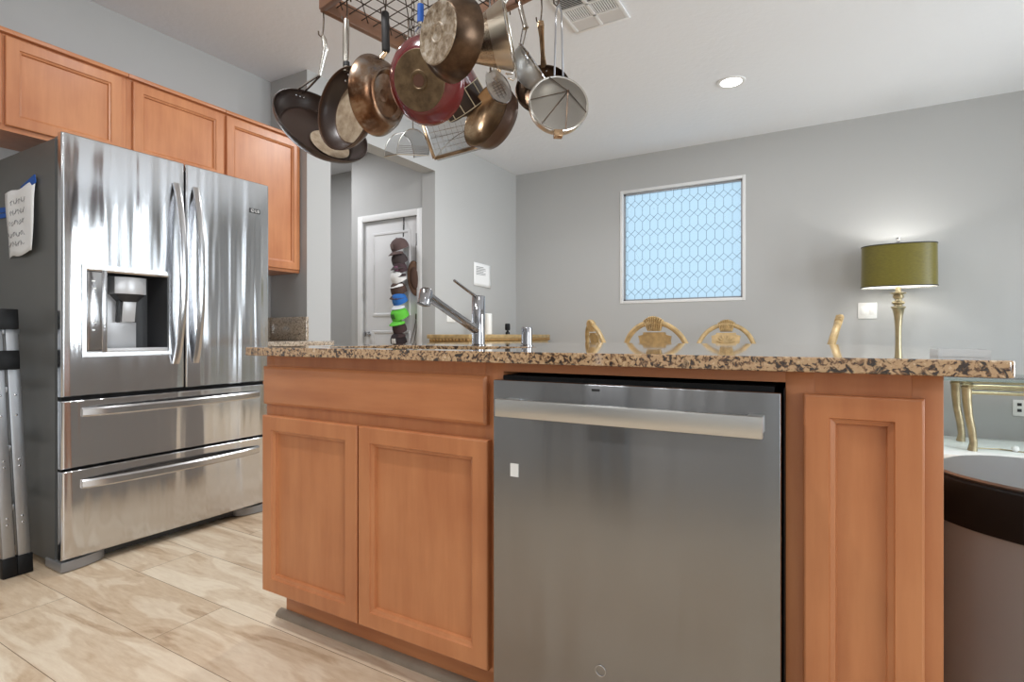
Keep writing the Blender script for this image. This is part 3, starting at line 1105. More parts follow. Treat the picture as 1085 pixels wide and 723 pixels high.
b = MB().bar((XF - .052, ym, cz1 - .112), (XF - .066, ym, cz1 - .205), 0.052, 0.008, (1, 0, 0), .002)
b.build('paddle', M['silver_plastic'], dp)
for yy in (ym - .034, ym + .034):
    MB().bar((XF - .07, yy, cz1 - .112), (XF - .08, yy, cz1 - .207), 0.010, 0.02, (1, 0, 0)).build('paddle_cheek', M['dark_plastic'], dp)
MB().box(XF - .075, XF + .004, cy0, cy1 - .004, z0 + .012, z0 + .030, .002).build('drip_tray', M['silver_plastic'], dp)
# tiny marks on the control panel
for i, zz in enumerate((1.155, 1.125, 1.10, 1.07, 1.03, 0.985, 0.955)):
    MB().box(XF + .003, XF + .0036, 1.075 + .004 * (i % 3), 1.086 + .004 * (i % 2), zz, zz + .006).build('panel_mark', M['white'], dp)
# door handles: bowed flat bars
def bowed(parent, yb, z0, z1, lean):
    h = MB()
    pts, N = [], 24
    for i in range(N + 1):
        t = i / N
        s = math.sin(PI * t) ** 0.75
        pts.append((XF + .004 + .062 * s, yb + lean * s, z0 + (z1 - z0) * t))
    prev = None
    for i in range(N):
        pass
    sec = [(-.005, -.014), (.005, -.014), (.007, -.010), (.007, .010), (.005, .014), (-.005, .014)]
    rings = []
    for i, p in enumerate(pts):
        p = Vector(p)
        a = Vector(pts[max(i - 1, 0)])
        c_ = Vector(pts[min(i + 1, N)])
        t = (c_ - a).normalized()
        yv = Vector((0, 1, 0))
        xv = yv.cross(t).normalized()
        rings.append([h.bm.verts.new(p + xv * sx + yv * sy) for sx, sy in sec])
    for a, c_ in zip(rings, rings[1:]):
        for q in range(6):
            h.bm.faces.new((a[q], a[(q + 1) % 6], c_[(q + 1) % 6], c_[q]))
    h.bm.faces.new(rings[0])
    h.bm.faces.new(rings[-1])
    h.build('handle', M['steel_handle'], parent, 30)
bowed(ld, 1.405, 0.808, 1.632, 0.004)
bowed(rd, 1.495, 0.808, 1.632, -0.004)
def pull(parent, z):
    h = MB()
    N = 20
    rings = []
    ya, yb = Y0 + .065, Y1 - .065
    for i in range(N + 1):
        t = i / N
        s = math.sin(PI * t) ** 0.6
        x = XF + .004 + .045 * s
        y = ya + (yb - ya) * t
        rings.append([h.bm.verts.new((x + dx, y, z + dz)) for dx, dz in ((-.008, -.017), (.004, -.019), (.010, -.012), (.010, .010), (.004, .017), (-.008, .017))])
    for a, c_ in zip(rings, rings[1:]):
        for q in range(6):
            h.bm.faces.new((a[q], a[(q + 1) % 6], c_[(q + 1) % 6], c_[q]))
    h.bm.faces.new(rings[0])
    h.bm.faces.new(rings[-1])
    h.build('handle', M['steel_handle'], parent, 30)
pull(d1, 0.628)
pull(d2, 0.340)
# badge on the right door
b = MB().box(XF - .001, XF + .003, 1.776, 1.836, 1.572, 1.596, .001)
bd = b.build('badge', M['dark_plastic'], rd, label='small dark badge with a round face mark and two letters')
b = MB()
b.tube([(XF + .0035, 1.792 + .008 * math.cos(a), 1.584 + .008 * math.sin(a)) for a in [2 * PI * i / 20 for i in range(20)]], 0.0011, 6, True)
b.box(XF + .003, XF + .004, 1.7885, 1.790, 1.580, 1.588)
b.box(XF + .003, XF + .004, 1.790, 1.794, 1.580, 1.5812)
b.build('badge_mark', M['white'], bd)
b = MB()
for (ya, yb, za, zb) in ((1.808, 1.8105, 1.577, 1.591), (1.8105, 1.816, 1.577, 1.5795),
                         (1.820, 1.8222, 1.577, 1.591), (1.8222, 1.829, 1.577, 1.579), (1.8222, 1.829, 1.589, 1.591), (1.8272, 1.829, 1.579, 1.585), (1.8245, 1.8272, 1.5832, 1.585)):
    b.box(XF + .003, XF + .004, ya, yb, za, zb)
b.build('badge_letters', M['white'], bd)
for ya in (Y0 + .02, Y1 - .11):
    MB().box(-2.72, -2.62, ya, ya + .09, 1.72, 1.742, .006).build('hinge_cover', M['fridge_side'], fr)
b = MB()
b.box(-2.70, -2.655, Y0 + .02, Y1 - .02, 0.012, 0.048)
b.build('kick_grille', M['dark_plastic'], fr)
for ya, sg in ((Y0 - .002, 1), (Y1 + .002, -1)):
    b = MB()
    n = 10
    poly = [(-2.72, 0), (-2.632, 0)]
    poly = [(-2.74, ya), (-2.60, ya)] + [(-2.60 - .055 * (1 - math.cos(PI / 2 * i / n)), ya + sg * .17 * math.sin(PI / 2 * i / n)) for i in range(n + 1)][1:] + [(-2.74, ya + sg * .17)]
    b.prism(poly, 0.004, 0.042, None, .004)
    b.build('foot_cover', M['grey_plastic'], fr)
for ya in (Y0 + .08, Y1 - .08):
    for xx in (-3.3, -2.75):
        MB().lathe([(0, 0), (.02, 0), (.02, .035), (0, .035)], 14, Matrix.Translation((xx, ya, 0))).build('levelling_foot', M['black'], fr)

# note taped to the side of the refrigerator
nt_ = thing('taped_note', 'crumpled white handwritten note taped to the refrigerator side', 'note', (-2.94, 0.972, 1.4))
b = MB()
def notef(i, j):
    u, v = i / 10, j / 12
    x = -3.085 + .275 * u + .008 * math.sin(v * 5) - .02 * v * (1 - u)
    z = 1.268 + .285 * v + .012 * u + .006 * math.sin(u * 9)
    y = 0.9735 - .004 - .007 * abs(math.sin(u * 4 + v * 2)) - .012 * (1 - v) * u
    return (x, y, z)
b.surf(notef, 11, 13)
ns = b.build('sheet', M['paper'], nt_, 60)
sol = ns.modifiers.new('thickness', 'SOLIDIFY')
sol.thickness = 0.0008
b = MB()
random.seed(3)
for ln, z in enumerate((1.50, 1.455, 1.41, 1.36, 1.32)):
    pts = []
    for i in range(22):
        pts.append((-3.03 + .15 * i / 21 + .012 * math.sin(i * 1.7 + ln), 0.9515 - .0045 + .012 * (z - 1.27) / .285 * 0.6, z + .012 * math.sin(i * 2.3 + ln * 2)))
    b.tube(pts, 0.0008, 5)
b.build('handwriting', M['pencil'], ns)
b = MB().bar((-2.95, 0.9655, 1.545), (-2.815, 0.9655, 1.578), 0.035, 0.004, (0, 1, 0))
b.build('tape', M['tape'], nt_, label='blue tape strip')
b = MB()
b.bar((-3.20, 0.9715, 1.492), (-3.115, 0.9715, 1.486), 0.022, 0.003, (0, 1, 0))
b.bar((-3.20, 0.9715, 1.466), (-3.115, 0.9715, 1.463), 0.020, 0.003, (0, 1, 0))
tag(b.build('blue_tape', M['tape'], None), 'strips of blue tape left on the refrigerator side beyond the note', 'tape')

# folded step ladder against the refrigerator side
lad = thing('step_ladder', 'folded aluminium step ladder with black caps leaning beside the refrigerator', 'ladder', (-2.95, 0.90, 0))
LX = -0.10
def lrail(y0, y1, xb, ztop):
    b = MB()
    b.bar((xb, (y0 + y1) / 2, 0.03), (xb + LX * ztop, (y0 + y1) / 2 - .012, ztop), y1 - y0, 0.024, (1, 0, 0), .002)
    r_ = b.build('rail', M['alu'], lad)
    b = MB()
    b.bar((xb + .002, (y0 + y1) / 2, 0.0), (xb - .004, (y0 + y1) / 2, 0.075), y1 - y0 + .008, 0.034, (1, 0, 0), .003)
    b.build('foot', M['black'], r_)
    if xb > -3:
        for zz in (0.20, 0.225, 0.42, 0.445, 0.62, 0.70):
            MB().sphere((xb + LX * zz + .013, (y0 + y1) / 2 - .012 * zz, zz), (.003, .005, .005), 8).build('rivet', M['steel_handle'], r_)
    return r_
for xb in (-2.75, -3.15):
    lrail(0.888, 0.928, xb, 1.02)
    lrail(0.842, 0.880, xb, 0.98)
for xb in (-2.75, -3.15):
    MB().bar((xb - .066, 0.868, 0.80), (xb - .074, 0.868, 0.875), 0.09, 0.034, (1, 0, 0), .003).build('hinge_plate', M['black'], lad)
    MB().bar((xb - .084, 0.885, 0.96), (xb - .092, 0.885, 1.04), 0.06, 0.034, (1, 0, 0), .003).build('hinge_plate', M['black'], lad)
for zz in (0.25, 0.48, 0.71, 0.94):
    MB().box(-3.16 + LX * zz, -2.75 + LX * zz, 0.865, 0.925, zz, zz + .022, .002).build('step', M['alu'], lad)

# white bag edge at the foot of the ladder
b = MB()
def bagf(i, j):
    u, v = 2 * PI * i / 20, j / 8
    rr = (0.13 - .05 * v) * (1 + .12 * math.sin(3 * u + v * 4) + .06 * math.sin(7 * u))
    if j == 8:
        rr = 0.02
    return (-2.66 + rr * math.cos(u), 0.665 + rr * .9 * math.sin(u), 0.001 + .11 * v ** 1.4)
b.surf(bagf, 20, 9, True)
tag(b.build('plastic_bag', M['paper'], None, 60), 'white crumpled bag on the floor beside the ladder at the left edge', 'bag')

# ------------------------------------------------------------------ wall cabinets over the refrigerator
XU = -3.165
CTOP = 2.292
Mu = facing_right(XU)
def wall_cab(y0, y1, z0, doors, label, crown=True):
    t = thing('wall_cabinet', label, 'cabinet', ((XL + XU) / 2, (y0 + y1) / 2, z0), 'upper wall cabinets')
    b = MB()
    b.box(XL + .001, XU, y0, y1, z0, CTOP - .02)
    b.build('carcass', M['maple'], t)
    b = MB().box(XL + .001, XU + .026, y0, y1, CTOP - .02, CTOP, .003)
    b.build('top_moulding', M['maple_h'], t)
    for a, c_, zz0, zz1 in doors:
        panel_door(t, 'door', Mu, a, c_, zz0, zz1, 0.019, 0.048)
    return t
wall_cab(0.47, 1.462, 1.845, [(0.500, 0.962, 1.866, 2.262), (0.975, 1.436, 1.866, 2.262)], 'maple wall cabinet above the refrigerator, leftmost of the upper row')
wall_cab(1.463, 1.992, 1.845, [(1.488, 1.984, 1.866, 2.262)], 'maple wall cabinet above the refrigerator, middle of the upper row')
wall_cab(1.993, 2.537, 1.362, [(2.002, 2.528, 1.380, 2.262)], 'tall maple wall cabinet right of the refrigerator, next to the wall end')

# base cabinet and counter right of the refrigerator
bc = thing('base_cabinet', 'maple base cabinet between refrigerator and wall end', 'cabinet', (-3.15, 2.22, 0))
MB().box(XL + .002, -2.86, 1.91, 2.535, 0.0, 0.868).build('carcass', M['maple'], bc)
panel_door(bc, 'door', facing_right(-2.86), 1.92, 2.525, 0.124, 0.70)
b = MB()
b.rects([(1.92, 2.525, .72, .845, 0), (1.92, 2.525, .72, .845, .013), (1.93, 2.515, .73, .835, .019)], facing_right(-2.86))
b.build('drawer_front', M['maple_h'], bc)
M['granite_pale'] = granite('granite_pale', rgb(206, 200, 190), rgb(170, 162, 150), rgb(104, 96, 90), rgb(228, 226, 222), 1.5, 0.12)
b = MB().box(XL + .002, -2.82, 1.90, 2.537, 0.87, 0.899, .003)
tag(b.build('side_countertop', M['granite_splash'], None), 'short granite countertop between refrigerator and wall end', 'countertop')
b = MB()
b.box(XL + .022, XD + .02, 2.517, 2.538, 0.9005, 1.062, .002)
b.box(XL + .002, XL + .021, 1.92, 2.538, 0.9005, 1.062, .002)
tag(b.build('backsplash', M['granite_splash'], None), 'granite backsplash strip standing behind the side countertop', 'backsplash')

# ------------------------------------------------------------------ wall plates, papers, vent, recessed light
def plate_y(x0, x1, z0, z1, name, label, gangs, cat='switch'):
    t = thing(name, label, cat, ((x0 + x1) / 2, YB, (z0 + z1) / 2))
    MB().box(x0, x1, YB - .007, YB - .0005, z0, z1, .002).build('cover_plate', M['white'], t)
    wd = (x1 - x0) / gangs
    for g_ in range(gangs):
        c_ = x0 + wd * (g_ + .5)
        MB().box(c_ - .017, c_ + .017, YB - .011, YB - .006, (z0 + z1) / 2 - .033, (z0 + z1) / 2 + .033, .0015).build('rocker', M['white'], t)
    return t
plate_y(0.199, 0.331, 1.073, 1.205, 'switch_plate', 'white two-gang switch plate on the grey back wall left of the lamp', 2)
o_ = thing('wall_outlet', 'white wall outlet low on the back wall at the right edge', 'outlet', (1.21, YB, .39))
MB().box(1.175, 1.25, YB - .007, YB - .0005, .335, .455, .002).build('cover_plate', M['white'], o_)
for zz in (.366, .41):
    b = MB()
    b.box(1.200, 1.225, YB - .009, YB - .006, zz, zz + .022, .001)
    b.build('socket', M['dark_plastic'], o_)
t = thing('switch_plate', 'white switch plate on the dining wall behind the faucet', 'switch', (XD, 4.18, 1.12))
MB().box(XD + .0005, XD + .007, 4.115, 4.245, 1.058, 1.178, .002).build('cover_plate', M['white'], t)
for yy in (4.148, 4.212):
    MB().box(XD + .006, XD + .011, yy - .017, yy + .017, 1.085, 1.151, .0015).build('rocker', M['white'], t)
t = thing('wall_notice', 'white printed paper sheet pinned to the dining wall above the faucet', 'paper', (XD, 4.7, 1.55))
def nf(i, j):
    u, v = i / 8, j / 6
    return (XD + .004 + .012 * (1 - v) * (u - .3) ** 2 + .004 * u, 4.56 + .30 * u, 1.435 + .235 * v - .01 * u)
b = MB()
b.surf(nf, 9, 7)
sh = b.build('sheet', M['paper'], t, 60)
sh.modifiers.new('thickness', 'SOLIDIFY').thickness = 0.0008
for i in range(6):
    zz = 1.625 - .015 * i
    MB().box(XD + .0080, XD + .0088, 4.60, 4.60 + (.17 if i % 3 else .13), zz, zz + .004).build('print_line', M['ink'], sh)

# ceiling vent
vt = thing('ceiling_vent', 'white square ceiling air vent with slatted sections', 'vent', (-1.15, 2.86, CEIL))
vx0, vx1, vy0, vy1 = -1.315, -0.985, 2.66, 3.04
b = MB()
fw = .022
for x0, x1, y0, y1 in ((vx0, vx1, vy0, vy0 + fw), (vx0, vx1, vy1 - fw, vy1), (vx0, vx0 + fw, vy0 + fw, vy1 - fw), (vx1 - fw, vx1, vy0 + fw, vy1 - fw), ((vx0 + vx1) / 2 - .011, (vx0 + vx1) / 2 + .011, vy0 + fw, vy1 - fw)):
    b.box(x0, x1, y0, y1, CEIL - .012, CEIL - .001, .002)
rows = [vy0 + fw, vy0 + .13, vy0 + .25, vy1 - fw]
for yy in rows[1:3]:
    b.box(vx0 + fw, vx1 - fw, yy - .006, yy + .006, CEIL - .012, CEIL - .001)
b.build('frame', M['trim'], vt)
MB().box(vx0 + .01, vx1 - .01, vy0 + .01, vy1 - .01, CEIL - .0025, CEIL - .0008).build('backing', M['dark_plastic'], vt)
b = MB()
for cx0, cx1 in ((vx0 + fw, (vx0 + vx1) / 2 - .011), ((vx0 + vx1) / 2 + .011, vx1 - fw)):
    for r_i in range(3):
        ya, yb = rows[r_i] + .006, rows[r_i + 1] - .006
        if r_i == 1:
            n = 10
            for i in range(n):
                xx = cx0 + (cx1 - cx0) * (i + .5) / n
                b.box(xx - .0035, xx + .0035, ya, yb, CEIL - .010, CEIL - .003)
        else:
            n = 7
            for i in range(n):
                yy = ya + (yb - ya) * (i + .5) / n
                b.bar((cx0, yy, CEIL - .007), (cx1, yy, CEIL - .007), .015, .0015, (0, .7 if r_i == 2 else -.7, .7))
b.build('slats', M['trim'], vt)

# recessed ceiling light
rl = thing('recessed_light', 'round white recessed ceiling light, switched on', 'light', (-0.616, 4.188, CEIL))
Mz = Matrix.Translation((-0.616, 4.188, 0))
MB().lathe([(.098, CEIL - .0005), (.097, CEIL - .005), (.085, CEIL - .009), (.074, CEIL - .006), (.070, CEIL - .0008)], 40, Mz, caps=False).build('trim_ring', M['trim'], rl)
MB().lathe([(0, CEIL - .0045), (.071, CEIL - .0045), (.071, CEIL - .001), (0, CEIL - .001)], 36, Mz).build('diffuser', M['lit'], rl)
area('recessed_glow', (-0.616, 4.188, CEIL - .012), (0, 0, -1), 0.13, 0.13, 5, (1, .99, .98), 'DISK')

# ------------------------------------------------------------------ dining chairs with oval backs
def make_chair():
    t = thing('dining_chair', '', 'chair', (0, 0, 0), 'gold dining chairs')
    RK = R(15)
    def bk(x, z, dy=0.0):       # a point on the raked back, z from the floor
        h = z - 0.46
        return (x, -0.20 - math.sin(RK) * h + dy, 0.46 + h)
    a, bb, cz = 0.242, 0.255, 0.775
    f = MB()
    n = 48
    f.tube([bk(a * math.cos(2 * PI * i / n), cz + bb * math.sin(2 * PI * i / n)) for i in range(n)], 0.020, 10, True, 1.0)
    f.build('back_frame', M['gold'], t)
    s = MB()                     # carved shell crest, a fan of ribs
    zb = cz + bb - .060
    for i in range(9):
        k_ = (i - 4) / 4
        p0 = Vector(bk(.043 * k_, zb))
        p1 = Vector(bk(.066 * k_, zb + .098 - .026 * k_ * k_))
        s.tube([p0, p0.lerp(p1, .5), p1], [.008, .0085, .0092], 8, False, 2.6, (0, 1, 0))
        s.sphere(p1, (.0092, .02, .0092), 8)
    s.build('crest', M['gold'], t)
    sp = MB()                    # vase-shaped splat with scalloped shoulders
    prof = [(.082, .194), (.086, .176), (.124, .166), (.118, .145), (.116, .105), (.080, .085), (.05, .03), (.03, -.08), (.055, -.17), (.055, -.235)]
    poly = prof + [(-x, z) for x, z in prof[::-1]]
    vs0 = [sp.bm.verts.new(bk(x, cz + z - .012, -.007)) for x, z in poly]
    vs1 = [sp.bm.verts.new(bk(x, cz + z - .012, .007)) for x, z in poly]
    nn = len(poly)
    sp.bm.faces.new(vs0)
    sp.bm.faces.new(vs1[::-1])
    for i in range(nn):
        sp.bm.faces.new((vs0[i], vs0[(i + 1) % nn], vs1[(i + 1) % nn], vs1[i]))
    spo = sp.build('splat', M['gold'], t, 15)
    cv = MB()                    # raised leaf carving on the front of the splat
    for i in range(7):
        an = R(90 + (i - 3) * 26)
        p0, p1 = bk(0, cz + .09, .010), bk(.085 * math.cos(an), cz + .09 + .085 * math.sin(an), .010)
        cv.tube([p0, Vector(p0).lerp(Vector(p1), .6), p1], [.006, .010, .003], 8, False, .6, (0, 1, 0))
    cv.build('carving', M['gold'], spo)
    st = MB()
    st.prism(rrect(-.235, .235, -.21, .23, .07), .40, .455, None, .006)
    st.build('seat_frame', M['gold'], t)
    cu = MB()
    cu.prism(rrect(-.215, .215, -.19, .215, .07), .455, .50, None, .015)
    cu.build('seat_cushion', M['cream'], t)
    for sx in (-1, 1):
        MB().tube([(sx * .205, .195, .41), (sx * .222, .212, .33), (sx * .212, .20, .18), (sx * .205, .195, .06), (sx * .215, .208, .005)], [.03, .029, .02, .015, .02], 12).build('leg', M['gold'], t)
        MB().tube([(sx * .19, -.185, .45), (sx * .19, -.19, .30), (sx * .19, -.215, .14), (sx * .195, -.26, .005)], [.022, .021, .018, .015], 12).build('leg', M['gold'], t)
        MB().tube([(sx * .12, -.20, .44), bk(sx * .135, .56), bk(sx * .14, .60)], [.018, .017, .016], 10).build('back_post', M['gold'], t)
    return t
proto = make_chair()
def put_chair(x, y, rz, label, first=[True]):
    global proto
    o = proto if first[0] else dup(proto)
    first[0] = False
    o.location = (x, y, 0)
    o.rotation_euler = (0, 0, rz)
    o['label'] = label
    return o
put_chair(-1.11, 4.35, R(-2), 'gold oval-back dining chair seen from behind, with a shell crest, below the window')
put_chair(-0.81, 4.82, R(178), 'gold oval-back dining chair facing the island, carved splat visible, right of the rear-view chair')
put_chair(-1.60, 4.86, R(-50), 'gold oval-back dining chair turned sideways, leftmost of those behind the island')
put_chair(-0.30, 4.34, R(88), 'gold oval-back dining chair in side view, leaning, left of the switch plate')
put_chair(-4.02, 3.36, R(-12), 'gold wooden chair standing in the hallway behind the wall end')

# carved sideboard along the dining wall, with a candle and a bottle
sb = thing('sideboard', 'gold carved sideboard along the left dining wall', 'sideboard', (-2.85, 4.55, 0))
MB().box(XD + .02, -2.62, 3.80, 5.34, 0.905, 0.942, .006).build('top', M['gold'], sb)
b = MB()
for i in range(44):
    yy = 3.82 + i * .0345
    b.sphere((-2.622, yy, .893), (.012, .015, .014), 8)
for i in range(12):
    b.sphere((XD + .06 + i * .036, 3.805, .893), (.015, .012, .014), 8)
    b.sphere((XD + .06 + i * .036, 5.335, .893), (.015, .012, .014), 8)
b.build('carved_edge', M['gold_dark'], sb)
MB().box(XD + .03, -2.635, 3.82, 5.32, 0.14, 0.905, .004).build('body', M['gold'], sb)
for y0 in (3.85, 4.34, 4.83):
    panel_door(sb, 'door', facing_right(-2.635), y0, y0 + .46, .18, .86, .018, .05, 'gold')
for xx in (XD + .06, -2.68):
    for yy in (3.86, 5.28):
        MB().lathe([(0, 0), (.022, 0), (.03, .05), (.02, .09), (.034, .14), (0, .14)], 14, Matrix.Translation((xx, yy, 0))).build('leg', M['gold'], sb)
b = MB()
b.lathe([(0, .9425), (.034, .9425), (.036, .95), (.036, 1.135), (.03, 1.14), (0, 1.136)], 24, Matrix.Translation((-2.80, 4.38, 0)))
tag(b.build('pillar_candle', M['white'], None), 'tall white pillar candle standing on the gold sideboard', 'candle')
bt = thing('bottle', 'small bottle with a black cap on the gold sideboard', 'bottle', (-2.80, 4.74, .9425))
Mb_ = Matrix.Translation((-2.80, 4.74, .9425))
MB().lathe([(0, 0), (.022, 0), (.022, .018), (.012, .03), (.012, .04), (0, .04)], 18, Mb_).build('body', M['black_gloss'], bt)
MB().lathe([(0, .04), (.024, .041), (.027, .06), (.026, .10), (.022, .108), (0, .11)], 18, Mb_).build('cap', M['black'], bt)

# ------------------------------------------------------------------ glass console with the lamp
cs = thing('console_table', 'glass-topped console table with champagne legs against the back wall', 'table', (1.1, 4.92, 0))
MB().box(0.22, 1.95, 4.58, 5.30, 0.636, 0.648, .002).build('glass_top', M['glass'], cs)
MB().box(0.30, 1.90, 4.50, 5.31, 0.135, 0.165, .004).build('lower_shelf', M['white'], cs)
for xx in (0.79, 1.75):
    for yy in (4.72, 5.10):
        Ml = Matrix.Translation((xx, yy, 0))
        l = MB()
        l.lathe([(0, .575), (.032, .578), (.034, .588), (.026, .594), (.030, .600), (.036, .606), (.030, .616), (.036, .622), (.022, .629), (.012, .6355), (0, .6355)], 20, Ml)
        l.tube([(xx, yy, .58), (xx + .002, yy, .50), (xx + .010, yy - .004, .40), (xx + .026, yy - .008, .30), (xx + .034, yy - .01, .22), (xx + .028, yy - .01, .166)], [.029, .027, .024, .023, .022, .028], 16)
        l.build('leg', M['champagne'], cs)
for xx in (0.40, 1.85):
    for yy in (4.60, 5.22):
        MB().lathe([(0, 0), (.03, 0), (.035, .03), (.028, .06), (.035, .1345), (0, .1345)], 16, Matrix.Translation((xx, yy, 0))).build('foot', M['champagne'], cs)
for zz in (.597, .552):
    for yy in (4.72, 5.10):
        MB().tube([(.80, yy, zz), (1.74, yy, zz)], .011, 12).build('rail', M['champagne'], cs)
# cord with a ball switch lying on the lower shelf
b = MB()
b.tube([(0.86, 4.80, .170), (0.98, 4.84, .170), (1.06, 4.80, .170), (1.13, 4.76, .1705), (1.18, 4.90, .170), (1.30, 4.86, .170), (1.42, 4.95, .170)], .004, 8)
cd_ = b.build('cord', M['champagne'], None)
tag(cd_, 'pale cord with a white ball switch lying on the console lower shelf', 'cord')
MB().sphere((1.055, 4.80, .186), .021, 16).build('ball_switch', M['white'], cd_)

lp = thing('table_lamp', 'table lamp with an oval olive shade and champagne stem by the back wall', 'lamp', (0.455, 5.19, .648))
Ml = Matrix.Translation((0.455, 5.19, 0))
MB().lathe([(0, .6485), (.085, .6485), (.088, .66), (.06, .672), (.035, .69), (.026, .74), (.021, .83), (0.0208, 0.9189), (0.0229, 1.0037), (0.0302, 1.0884), (0.0416, 1.1414), (0.0499, 1.1498), (0.0478, 1.1573), (0.0291, 1.1625), (0.0270, 1.1710), (0.0416, 1.1795), (0.0447, 1.1880), (0.0374, 1.1964), (0.0250, 1.2028), (0.0229, 1.2155), (0.0343, 1.2240), (0.0374, 1.2388), (0.0312, 1.2494), (0.0520, 1.2579), (0.0541, 1.2653), (0.0208, 1.2706), (0.0177, 1.3108), (0.0000, 1.3130)], 28, Ml).build('stem', M['champagne'], lp)
def soval(a_, b_, ex, n=64):
    out = []
    for i in range(n):
        an = 2 * PI * i / n
        c_, s_2 = math.cos(an), math.sin(an)
        out.append((a_ * math.copysign(abs(c_) ** (2 / ex), c_), b_ * math.copysign(abs(s_2) ** (2 / ex), s_2)))
    return out
def shade_mat():
    m = bpy.data.materials.new('shade_olive')
    m.use_nodes = True
    nt = m.node_tree
    p = nt.nodes['Principled BSDF']
    tc = nt.nodes.new('ShaderNodeTexCoord')
    mp = nt.nodes.new('ShaderNodeMapping')
    mp.inputs['Scale'].default_value = (40, 40, 260)
    nt.links.new(tc.outputs['Object'], mp.inputs['Vector'])
    no = nt.nodes.new('ShaderNodeTexNoise')
    no.inputs['Scale'].default_value = 1.0
    nt.links.new(mp.outputs[0], no.inputs['Vector'])
    rp = nt.nodes.new('ShaderNodeValToRGB')
    rp.color_ramp.elements[0].color = rgb(92, 84, 18)
    rp.color_ramp.elements[1].color = rgb(132, 121, 34)
    nt.links.new(no.outputs['Fac'], rp.inputs['Fac'])
    nt.links.new(rp.outputs['Color'], p.inputs['Base Color'])
    p.inputs['Roughness'].default_value = 0.38
    p.inputs['Sheen Weight'].default_value = 0.4
    tl = nt.nodes.new('ShaderNodeBsdfTranslucent')
    nt.links.new(rp.outputs['Color'], tl.inputs['Color'])
    mx = nt.nodes.new('ShaderNodeMixShader')
    mx.inputs[0].default_value = 0.22
    out = nt.nodes['Material Output']
    nt.links.new(p.outputs[0], mx.inputs[1])
    nt.links.new(tl.outputs[0], mx.inputs[2])
    nt.links.new(mx.outputs[0], out.inputs[0])
    return m
M['shade'] = shade_mat()
so = soval(.246, .150, 2.5)
b = MB()
ra = [b.bm.verts.new((0.455 + x, 5.19 + y, 1.3087)) for x, y in so]
rb = [b.bm.verts.new((0.455 + x * .985, 5.19 + y * .985, 1.6307)) for x, y in so]
n = len(so)
for i in range(n):
    b.bm.faces.new((ra[i], ra[(i + 1) % n], rb[(i + 1) % n], rb[i]))
sd = b.build('shade', M['shade'], lp, 60)
b = MB()
li = soval(.243, .147, 2.5)
ra = [b.bm.verts.new((0.455 + x, 5.19 + y, 1.3066)) for x, y in li]
rb = [b.bm.verts.new((0.455 + x * .985, 5.19 + y * .985, 1.6286)) for x, y in li]
for i in range(n):
    b.bm.faces.new((ra[i], ra[(i + 1) % n], rb[(i + 1) % n], rb[i]))
M['lining'] = mat('shade_lining', rgb(235, 233, 226), .8)
b.build('lining', M['lining'], sd, 60)
for z, sc_2 in ((1.3108, 1.0), (1.6295, .985)):
    b = MB()
    b.tube([(0.455 + x * sc_2, 5.19 + y * sc_2, z) for x, y in so], .0042, 6, True)
    b.build('rim', M['dark_plastic'], sd)
b = MB()
b.tube([(0.455, 5.19, 1.3108), (0.425, 5.19, 1.3850), (0.42, 5.19, 1.5333), (0.455, 5.19, 1.6392)], .0025, 6)
b.tube([(0.455, 5.19, 1.3108), (0.485, 5.19, 1.3850), (0.49, 5.19, 1.5333), (0.455, 5.19, 1.6392)], .0025, 6)
for an in (0.35, PI - 0.35, PI + .35, -0.35):
    b.tube([(0.455, 5.19, 1.6360), (0.455 + .215 * math.cos(an), 5.19 + .12 * math.sin(an), 1.6307)], .002, 6)
b.build('harp', M['steel_handle'], lp)
MB().lathe([(0.0000, 1.6371), (0.0291, 1.6392), (0.0312, 1.6519), (0.0125, 1.6604), (0.0104, 1.6710), (0.0146, 1.6773), (0.0146, 1.6900), (0.0000, 1.6943)], 16, Ml).build('finial', M['panel_silver'], lp)
MB().sphere((0.455, 5.19, 1.43), (.028, .028, .038), 16).build('bulb', M['lit'], lp)
l = bpy.data.lights.new('lamp_bulb_light', 'POINT')
l.energy = 4.5
l.color = (1, .985, .96)
l.shadow_soft_size = .03
o = bpy.data.objects.new('lamp_bulb_light', l)
o.location = (0.455, 5.19, 1.4856)
col.objects.link(o)

# ------------------------------------------------------------------ trash can beside the island
tc_ = thing('trash_can', 'stainless step trash can with a black collar beside the island', 'trash can', (0.435, 1.46, 0))
Mc = Matrix.Translation((0.462, 1.515, 0)) @ Matrix.Rotation(R(-29), 4, 'Z')
def oring(mb, k_, z, ins=0.0):
    return [mb.bm.verts.new(Mc @ Vector((x * k_, y * k_, z))) for x, y in soval(.275 - ins, .200 - ins, 2.6, 72)]
def ostack(levels, cap_lo=True, cap_hi=True):
    mb = MB()
    rs = [oring(mb, 1.0, z, ins) for ins, z in levels]
    n_ = len(rs[0])
    for a_, c_ in zip(rs, rs[1:]):
        for i in range(n_):
            mb.bm.faces.new((a_[i], a_[(i + 1) % n_], c_[(i + 1) % n_], c_[i]))
    if cap_lo:
        mb.bm.faces.new(rs[0])
    if cap_hi:
        mb.bm.faces.new(rs[-1])
    return mb
ostack([(.012, 0.03), (.012, 0.56)]).build('body', M['steel_can'], tc_)
ostack([(.004, 0.0), (.0, 0.004), (.0, 0.03), (.010, .034)]).build('base_ring', M['black'], tc_)
ostack([(.010, .540), (.003, .543), (.0, .551), (.0, .626), (.003, .634), (.012, .638)]).build('collar', M['black'], tc_)
ostack([(.014, .636), (.012, .642), (.016, .646), (.05, .649)]).build('lid', M['alu'], tc_)

